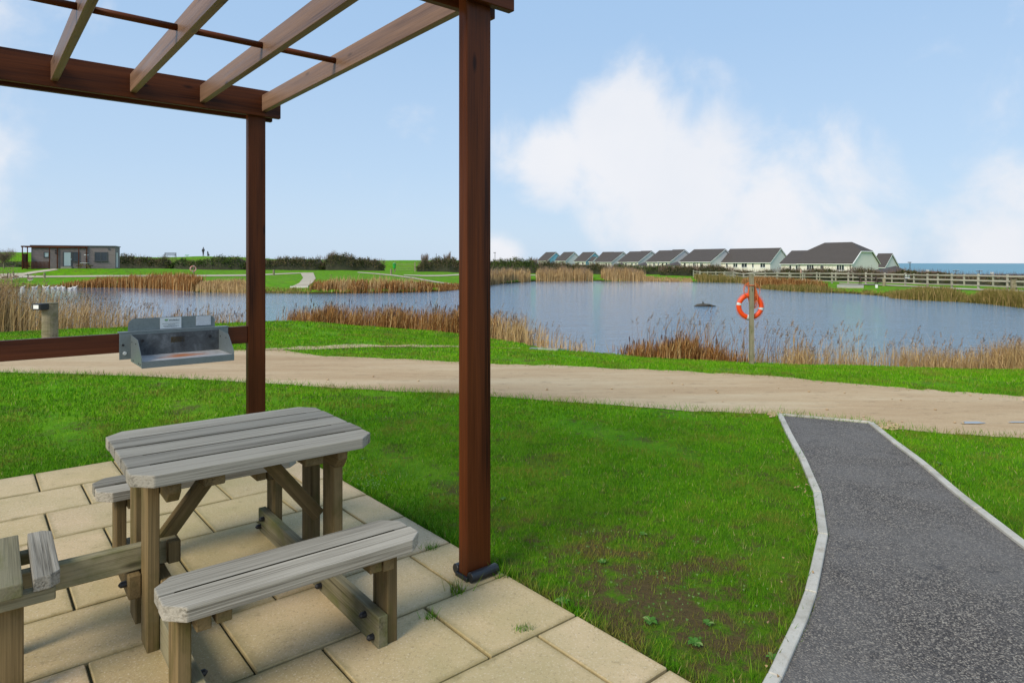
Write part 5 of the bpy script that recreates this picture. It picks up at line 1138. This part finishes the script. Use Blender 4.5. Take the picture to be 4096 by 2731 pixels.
def lifering(X, Y, Zg, ph, Rout, zc, label, plabel, mat, detail=True, rz=0., pw=.09, dx=.0, front=False):
    pst = empty('mooring_post', (X, Y, Zg), rz); tag(pst, plabel, 'post')
    plank(pst, 'post', -pw / 2, pw / 2, -pw / 2, pw / 2, -.2, ph, M['postwood'], .006)
    yo = (.085 if not front else -.09)
    v = Matrix.Rotation(rz, 4, 'Z') @ Vector((dx, yo, 0)); r = Rout * .18; R = Rout - r
    g = empty('life_ring', (X + v.x, Y + v.y, Zg + zc), rz); tag(g, label, 'life ring', 'life rings around the pond')
    obj('ring', liferingmesh(R, r, [], mat), g)
    for c in (10, 100, 190, 280):
        c = math.radians(c - 22); obj('reflective_band', bandmesh(R, r, c - .10, c + .10, M['reflect']), g)
    if detail:
        m = MB()
        for k in range(4):          # grab line looped round the outside
            a0 = math.radians(-12 + 90 * k); pts = []
            for q in range(9): a = a0 + math.radians(90) * q / 8; rr = Rout + .004 + .018 * math.sin(math.pi * q / 8); pts.append((rr * math.cos(a), 0, rr * math.sin(a)))
            m.tube(pts, .004, 5)
        m.build('grab_line', M['rope'], g)
        m = MB(); top = (-.005, -.02, Rout + .19)
        rr_ = random.Random(3)
        for k in range(20):         # coiled throwing rope hanging over the ring
            w = rr_.uniform(.035, .085); l = rr_.uniform(.26, .52); cx = rr_.uniform(-.01, .09); yy = rr_.uniform(-.065, .0) if k % 2 else rr_.uniform(.04, .07); pts = []
            for q in range(22):
                a = 2 * math.pi * q / 22; pts.append((top[0] + .02 + cx * (.5 - .5 * math.cos(a)) + w * math.sin(a) * (1 - .35 * math.cos(a)) * (1 if q < 11 else .9), yy - .03 * math.sin(a / 2), top[2] - l / 2 + l / 2 * math.cos(a)))
            m.tube(pts, .0075, 5, closed=True)
        for k in range(3):
            w = (.07, .13, .17)[k]; l = (.12, .30, .36)[k]; pts = [(w * math.sin(2 * math.pi * q / 24) - (.01, .03, -.02)[k], -.06, top[2] + .03 - l / 2 + l / 2 * math.cos(2 * math.pi * q / 24)) for q in range(24)]
            m.tube(pts, .006, 5, closed=True)
        pts = [(.055 * math.cos(2 * math.pi * q / 20), -.085 + .065 * math.sin(2 * math.pi * q / 20), top[2] - .03) for q in range(20)]; m.tube(pts, .009, 5, closed=True)
        m.build('throwing_rope', M['rope'], g)
Y = 13.9; X = (3006 - 2048) / FPX * Y; Z = gz(X, Y)
lifering(X, Y, Z, H - Z - (1099 - 1052) / FPX * Y, 54.5 / FPX * Y, H - Z - (1226 - 1052) / FPX * Y, 'orange life ring with silver bands and coiled rope on a post by the near shore', 'weathered timber post carrying the orange life ring', M['orange'], pw=15.5 / FPX * Y)
X, Y, Z = hit([775], [1119])[0]
lifering(X, Y, Z, (1119 - 1061) / FPX * Y, .36, (1119 - 1075.5) / FPX * Y, 'faded pink life ring on a pale post across the pond on the left', 'pale thin post of the faded pink life ring', M['pinkring'], False, rz=.8, pw=.12, front=True, dx=-.1)
X, Y, Z = hit([3202], [1122])[0]
lifering(X, Y, Z, (1122 - 1073) / FPX * Y, .27, (1122 - 1086) / FPX * Y, 'faded pink life ring by the fence below the large house', 'pale post of the life ring at the fence', M['pinkring'], False, rz=1.0, pw=.12, front=True, dx=-.1)

# numbered peg sign
X, Y = GW(2132, 1362, 2.15); ps = empty('peg_sign', (X, Y, -.62), .15); tag(ps, 'small grey sign with a white number 1 at the reed edge', 'sign')
MB().box(-.02, .02, .012, .04, -.1, .22).build('stake', M['postwood'], ps); MB().box(-.065, .065, 0, .012, .06, .21).build('plate', simple('grey sign plate', (.2, .21, .25), .5), ps)
MB().box(-.008, .010, -.003, -.001, .08, .19).box(-.022, -.008, -.003, -.001, .165, .18).box(-.02, .022, -.0035, -.0012, .075, .084).build('number', M['white'], ps)
# fence sign
Yf = 45.3 / ((3634 - 2048) / FPX + .19); Xf = (3634 - 2048) / FPX * Yf; fs_ = empty('fence_sign', (Xf - .14, Yf - .05, gz(Xf, Yf)), math.radians(20)); tag(fs_, 'black and white notice board fixed on the long fence rail', 'sign')
MB().box(-.3, .3, -.015, .015, .62, .98).build('board', M['black'], fs_); MB().box(-.29, .29, -.02, -.0155, .66, .74).build('strip', M['white'], fs_)
for x in (-.15, .15): MB().box(x - .1, x + .1, -.02, -.0155, .80, .98).build('picture', M['white'], fs_); MB().box(x - .05, x + .04, -.024, -.0205, .84, .93).build('emblem', M['greenink'], fs_)
# peg pads
def pad(pts, label, t=.03, mat='concrete', name='stone_pad', cat='slab'):
    P = hit([p[0] for p in pts], [p[1] for p in pts]); m = MB(); n = len(P); V = [tuple(p + np.array([0, 0, t])) for p in P] + [tuple(p - np.array([0, 0, .05])) for p in P]
    m.add(V, [tuple(range(n)), tuple(range(2 * n - 1, n - 1, -1))] + [(i, (i + 1) % n, (i + 1) % n + n, i + n) for i in range(n)]); return tag(m.build(name, M[mat], None), label, cat)
pad([(2118, 1399), (2170, 1389), (2200, 1385.5), (2260, 1391), (2335, 1403), (2230, 1402), (2150, 1400)], 'pale flat concrete pad on the grass at the water edge', .05)
pad([(1510, 1306), (1524, 1303.5), (1534, 1306), (1524, 1308)], 'small pale stone at the edge of the rust bulrush belt')
pad([(3348, 1151), (3455, 1153), (3455, 1144), (3348, 1142)], 'pale timber sleeper edging on the right bank lawn', .09, 'fencewood', 'sleeper', 'sleeper')
pad([(1160, 1150.5), (1232, 1150.5), (1232, 1148.5), (1160, 1148.5)], 'thin pale kerb at the foot of the gravel ramp', .08, 'concrete', 'kerb', 'kerb')
X, Y, Z = hit([3506], [1152])[0]; tag(MB().box(-.09, .09, -.05, .05, 0, .28).build('marker_post', M['white'], None, .01, loc=(X, Y, Z)), 'small white marker block by the brown picnic table', 'marker')
X, Y, Z = hit([2146], [1110])[0]; tag(MB().box(-.1, .1, -.05, .05, 0, .4).build('marker_post', M['white'], None, .01, loc=(X, Y, Z)), 'small white marker between two far reed stands', 'marker')
# puddle on the track
def puddle(cx, cy, rx, ry, label):
    P = [(cx + rx * math.cos(a) * (1 + .3 * math.sin(3 * a + 1) + .15 * math.sin(7 * a)), cy + ry * math.sin(a) * (1 + .3 * math.cos(2 * a))) for a in np.linspace(0, 2 * np.pi, 28, endpoint=False)]
    W = hit([p[0] for p in P], [p[1] for p in P]); me = bpy.data.meshes.new('puddle'); me.from_pydata([(a, b, c + .0125) for a, b, c in W], [], [tuple(range(27, -1, -1))]); me.materials.append(PUD); tag(obj('puddle', me), kind='structure')
PUD, t_, b_ = mat_new('puddle water'); b_.inputs['Base Color'].default_value = (.3, .28, .25, 1); b_.inputs['Roughness'].default_value = .02; b_.inputs['IOR'].default_value = 2.2
puddle(3885, 1694, 42, 6, ''); puddle(4070, 1692, 38, 3, '')
# stones at the path mouth and on the track
stn = []
for k in range(3):
    bm = bmesh.new(); bmesh.ops.create_icosphere(bm, subdivisions=2, radius=1)
    for v_ in bm.verts: v_.co *= 1 + random.uniform(-.18, .18); v_.co.z *= .55
    me = bpy.data.meshes.new('stone'); bm.to_mesh(me); bm.free(); me.materials.append(M['concrete']); stn.append(me)
V = []; Fc = []
for k in range(300):
    if k < 150: p = (random.gauss(3545, 30), random.gauss(1708, 7))
    elif k < 200: p = (random.gauss(3095, 12), random.gauss(1662, 5))
    else: p = (random.uniform(300, 4090), random.uniform(1470, 1720))
    X, Y = GW(p[0], p[1], H)
    if k >= 200 and not pip(np.array([X]), np.array([Y]), TRACK)[0]: continue
    if pip(np.array([X]), np.array([Y]), TARMAC)[0]: continue
    r = random.uniform(.006, .02) * (1 if k < 200 else .8); src = stn[k % 3]; o_ = len(V); zz = gz(X, Y) + .014
    V += [(X + v_.co.x * r, Y + v_.co.y * r, zz + v_.co.z * r) for v_ in src.vertices]; Fc += [tuple(i + o_ for i in p_.vertices) for p_ in src.polygons]
tag(obj('pebbles', npmesh('pebbles', V, Fc, M['track'])), kind='stuff', label='loose pebbles on the track and at the path mouth', cat='pebbles')
# fallen leaves along the left kerb
n = 0; V = []
for k in range(75):
    t = random.uniform(.12, .75); P = AL[int(t * 39)]; X = P[0] - .08 - abs(random.gauss(0, .045)); Y = P[1] + random.uniform(-.12, .12); a = random.uniform(0, 6.28); L = random.uniform(.005, .011); z = .03 + random.uniform(0, .012)
    for q in range(4): V.append((X + math.cos(a + q * 1.57) * L * (1 if q % 2 else .55), Y + math.sin(a + q * 1.57) * L * (1 if q % 2 else .55), z + random.uniform(-.006, .006)))
tag(obj('fallen_leaves', npmesh('fallen_leaves', V, np.arange(len(V)).reshape(-1, 4), simple('dead leaf', (.32, .2, .09), .7, 0, .5, 30))), kind='stuff', label='dead leaves lying along the left kerb of the tarmac path', cat='leaves')

# ---------------------------------------------------------------- bench, walker and dog on the hill
X = (680 - 2048) / FPX * 128; bY = 128; g = gz(X, bY); bn = empty('park_bench', (X, bY, H - (1031 - 1052) / FPX * bY), math.radians(8)); tag(bn, 'dark slatted bench silhouetted on the hilltop', 'bench')
for z in (.55, .72, .9): MB().box(-1.05, 1.05, .18, .22, z, z + .09).build('back_slat', M['black'], bn)
for y in (-.3, -.17, -.04, .09): MB().box(-1.05, 1.05, y, y + .1, .4, .44).build('seat_slat', M['black'], bn)
for x in (-1.05, 1.0):
    MB().box(x, x + .07, .18, .26, -.3, 1.0).build('leg', M['black'], bn); MB().box(x, x + .07, -.35, -.28, -.3, .62).build('leg', M['black'], bn); MB().box(x, x + .07, -.36, .2, .62, .67).build('armrest', M['black'], bn)
def skinned(name, verts, edges, radii, mat, parent=None, loc=None, rz=0, root=0):
    me = bpy.data.meshes.new(name); me.from_pydata(verts, edges, []); o = obj(name, me, parent, loc, (0, 0, rz)); me.materials.append(mat)
    mo = o.modifiers.new('skin', 'SKIN'); 
    if not me.skin_vertices: 
        me.skin_vertices.new() if hasattr(me.skin_vertices, 'new') else None
    sk = me.skin_vertices[0].data
    for i, r in enumerate(radii): sk[i].radius = (r, r); sk[i].use_root = (i == root)
    s = o.modifiers.new('sub', 'SUBSURF'); s.levels = 1; s.render_levels = 2; return o
dk = simple('dark clothing', (.02, .022, .03), .8)
skin_ok = True
def person(px, py, Y):
    X = (px - 2048) / FPX * Y; z = H - (py - 1052) / FPX * Y; k = .95
    J = [(0, 0, .95), (0, 0, 1.15), (0, 0, 1.38), (0, 0, 1.5), (.02, 0, 1.62), (.03, 0, 1.72), (-.19, 0, 1.36), (-.24, .02, 1.1), (-.20, -.10, .88), (.19, 0, 1.36), (.26, -.05, 1.12), (.34, -.2, 1.0), (-.09, 0, .88), (-.08, .03, .5), (-.10, .08, .07), (-.10, -.08, .04), (.09, 0, .88), (.08, -.04, .5), (.10, 0, .07), (.10, -.14, .04)]
    E = [(0, 1), (1, 2), (2, 3), (3, 4), (4, 5), (2, 6), (6, 7), (7, 8), (2, 9), (9, 10), (10, 11), (0, 12), (12, 13), (13, 14), (14, 15), (0, 16), (16, 17), (17, 18), (18, 19)]
    R = [.16, .15, .17, .06, .09, .08, .08, .055, .04, .08, .055, .04, .1, .065, .045, .04, .1, .065, .045, .04]
    o = skinned('person', J, E, R, dk, None, (X, Y, z)); tag(o, 'walker in dark clothes standing on the hill skyline', 'person')
    MB().tube([(.03, 0, 1.66), (.03, .01, 1.74), (.03, .01, 1.80)], [.09, .1, .05], 10).build('hair', M['darkwood'], o)
    X = (833 - 2048) / FPX * Y
    J = [(0, 0, .42), (.12, 0, .62), (.18, 0, .78), (.2, 0, .92), (.32, 0, .9), (-.22, 0, .18), (-.42, 0, .1), (.16, .06, .3), (.18, .06, .02), (.16, -.06, .3), (.18, -.06, .02), (-.1, .1, .12), (.06, .1, .03), (-.1, -.1, .12), (.06, -.1, .03), (.17, .05, 1.0), (.17, -.05, 1.0)]
    E = [(0, 1), (1, 2), (2, 3), (3, 4), (0, 5), (5, 6), (1, 7), (7, 8), (1, 9), (9, 10), (5, 11), (11, 12), (5, 13), (13, 14), (3, 15), (3, 16)]
    R = [.15, .14, .1, .09, .04, .14, .03, .05, .035, .05, .035, .07, .035, .07, .035, .025, .025]
    o = skinned('dog', J, E, R, dk, None, (X, Y, z), 2.6); tag(o, 'dark dog sitting on the hilltop beside the walker', 'dog')
person(813, 1025, 129)
# small signboard on the hill
X = (748 - 2048) / FPX * 130; sg_ = empty('trail_sign', (X, 130, H - (1031 - 1052) / FPX * 130)); tag(sg_, 'tiny low sign post on the hilltop between bench and walker', 'sign'); MB().box(-.04, .04, -.04, .04, -.4, .5).build('post', M['postwood'], sg_); MB().box(-.4, .4, -.03, .03, .42, .55).build('plate', M['hedgegreen'] if False else M['green'], sg_)

# ---------------------------------------------------------------- water birds
bl = simple('black feathers', (.015, .014, .014), .6); br_ = simple('brown feathers', (.14, .10, .07), .8, 0, .4, 20); wh_ = simple('white feathers', (.65, .63, .6), .7)
def goose():
    g = empty('goose'); MB().tube([(-.34, 0, .30), (-.25, 0, .31), (-.08, 0, .32), (.12, 0, .34), (.25, 0, .38), (.30, 0, .42)], [.02, .09, .145, .15, .10, .04], 12).build('body', br_, g, smooth=True)
    MB().tube([(.26, 0, .28), (.2, 0, .26), (.0, 0, .24), (-.2, 0, .25), (-.38, 0, .29)], [.03, .10, .12, .09, .02], 10).build('belly', wh_, g, smooth=True)
    MB().tube([(.24, 0, .40), (.30, 0, .52), (.29, 0, .64), (.31, 0, .72), (.36, 0, .745), (.42, 0, .73), (.47, 0, .715)], [.06, .04, .034, .042, .045, .022, .008], 9).build('neck', bl, g, smooth=True)
    for y in (-.05, .05): MB().tube([(.0, y, .22), (.01, y, .08), (.03, y, .0), (.09, y, .0)], [.02, .012, .012, .018], 6).build('leg', bl, g)
    return g
g0_ = goose(); spots = [(18, 1124, 0, 'goose farthest left, on the bank grass behind the reeds'), (48, 1127, 2.5, 'second goose from the left, facing away on the bank grass'), (65, 1122, 2.9, 'third goose, the biggest standing by the far path'), (121, 1130, 2.8, 'right goose standing alone on the far bank grass')]
for i, (px, py, rz, lb) in enumerate(spots):
    o = g0_ if i == 0 else copy_tree(g0_); X, Y, Z = hit([px], [py])[0]; o.location = (X, Y, Z); o.rotation_euler = (0, 0, rz); o.scale = (1.15,) * 3; tag(o, lb, 'goose', 'geese on the far left bank')
def gull():
    g = empty('water_bird'); MB().tube([(-.26, 0, .10), (-.16, 0, .08), (0, 0, .07), (.14, 0, .09), (.2, 0, .12)], [.015, .07, .10, .08, .03], 10).build('body', wh_, g, smooth=True)
    MB().tube([(.15, 0, .12), (.19, 0, .2), (.22, 0, .23), (.29, 0, .22)], [.045, .04, .045, .01], 8).build('head', wh_, g, smooth=True)
    MB().tube([(-.24, 0, .14), (-.08, 0, .15), (.08, 0, .14)], [.02, .065, .05], 8).build('wings', br_, g, smooth=True); return g
w0 = gull(); spots = [(90, 1152.6, 0, 'white bird floating farthest left'), (139, 1152.6, .3, 'white bird floating under the bank, second from left'), (178, 1152, 2.9, 'brown backed bird of the floating pair in the middle left'), (187, 1152.4, 0, 'white bird just right of the brown backed one'), (215, 1153.6, .2, 'white bird floating in the centre of the flock'),
                     (237, 1154, 0, 'large pale bird in the middle of the flock'), (254, 1153, 2.8, 'pale bird close behind the large pale one'), (282, 1157, 0, 'white bird floating nearest the camera in the flock'), (299, 1152.8, 0, 'white bird floating farthest right in the flock')]
for i, (px, py, rz, lb) in enumerate(spots):
    o = w0 if i == 0 else copy_tree(w0); X, Y = GW(px, py, 2.5); o.location = (X, Y, WL - .01); o.rotation_euler = (0, 0, rz); o.scale = (1.1,) * 3; tag(o, lb, 'bird', 'birds floating on the pond')
X, Y = GW(1312, 1297, 2.13); mh = empty('moorhen', (X, Y, gz(X, Y) + .02), 0.2); tag(mh, 'small black moorhen at the foot of the rust bulrushes', 'bird')
MB().tube([(-.16, 0, .13), (-.1, 0, .12), (0, 0, .12), (.09, 0, .14), (.13, 0, .17)], [.01, .05, .075, .06, .03], 9).build('body', bl, mh, smooth=True); MB().tube([(.1, 0, .16), (.14, 0, .22), (.17, 0, .235), (.215, 0, .225)], [.03, .026, .03, .006], 8).build('head', bl, mh, smooth=True)
for y in (-.025, .025): MB().tube([(0, y, .08), (.01, y, 0)], .007, 5).build('leg', bl, mh)
# log lying in the pond
X, Y = GW(2820, 1226, 2.5); lg = empty('floating_log', (X, Y, WL), -.05); tag(lg, 'dark log lying half sunk in the open water', 'log')
lm = simple('wet bark', (.05, .045, .035), .7, 0, .5, 8, .6)
MB().tube([(-.62, 0, .0), (-.45, .03, .05), (-.1, 0, .07), (.3, .04, .04), (.62, 0, .01)], [.03, .09, .12, .09, .03], 9).build('trunk', lm, lg, smooth=True); MB().tube([(-.15, 0, .1), (-.1, 0, .2), (-.13, 0, .3)], [.07, .05, .02], 7).build('branch_stub', lm, lg); MB().tube([(.0, -.05, .08), (.2, -.1, .12), (.4, -.12, .08)], [.05, .04, .02], 7).build('branch_stub', lm, lg)
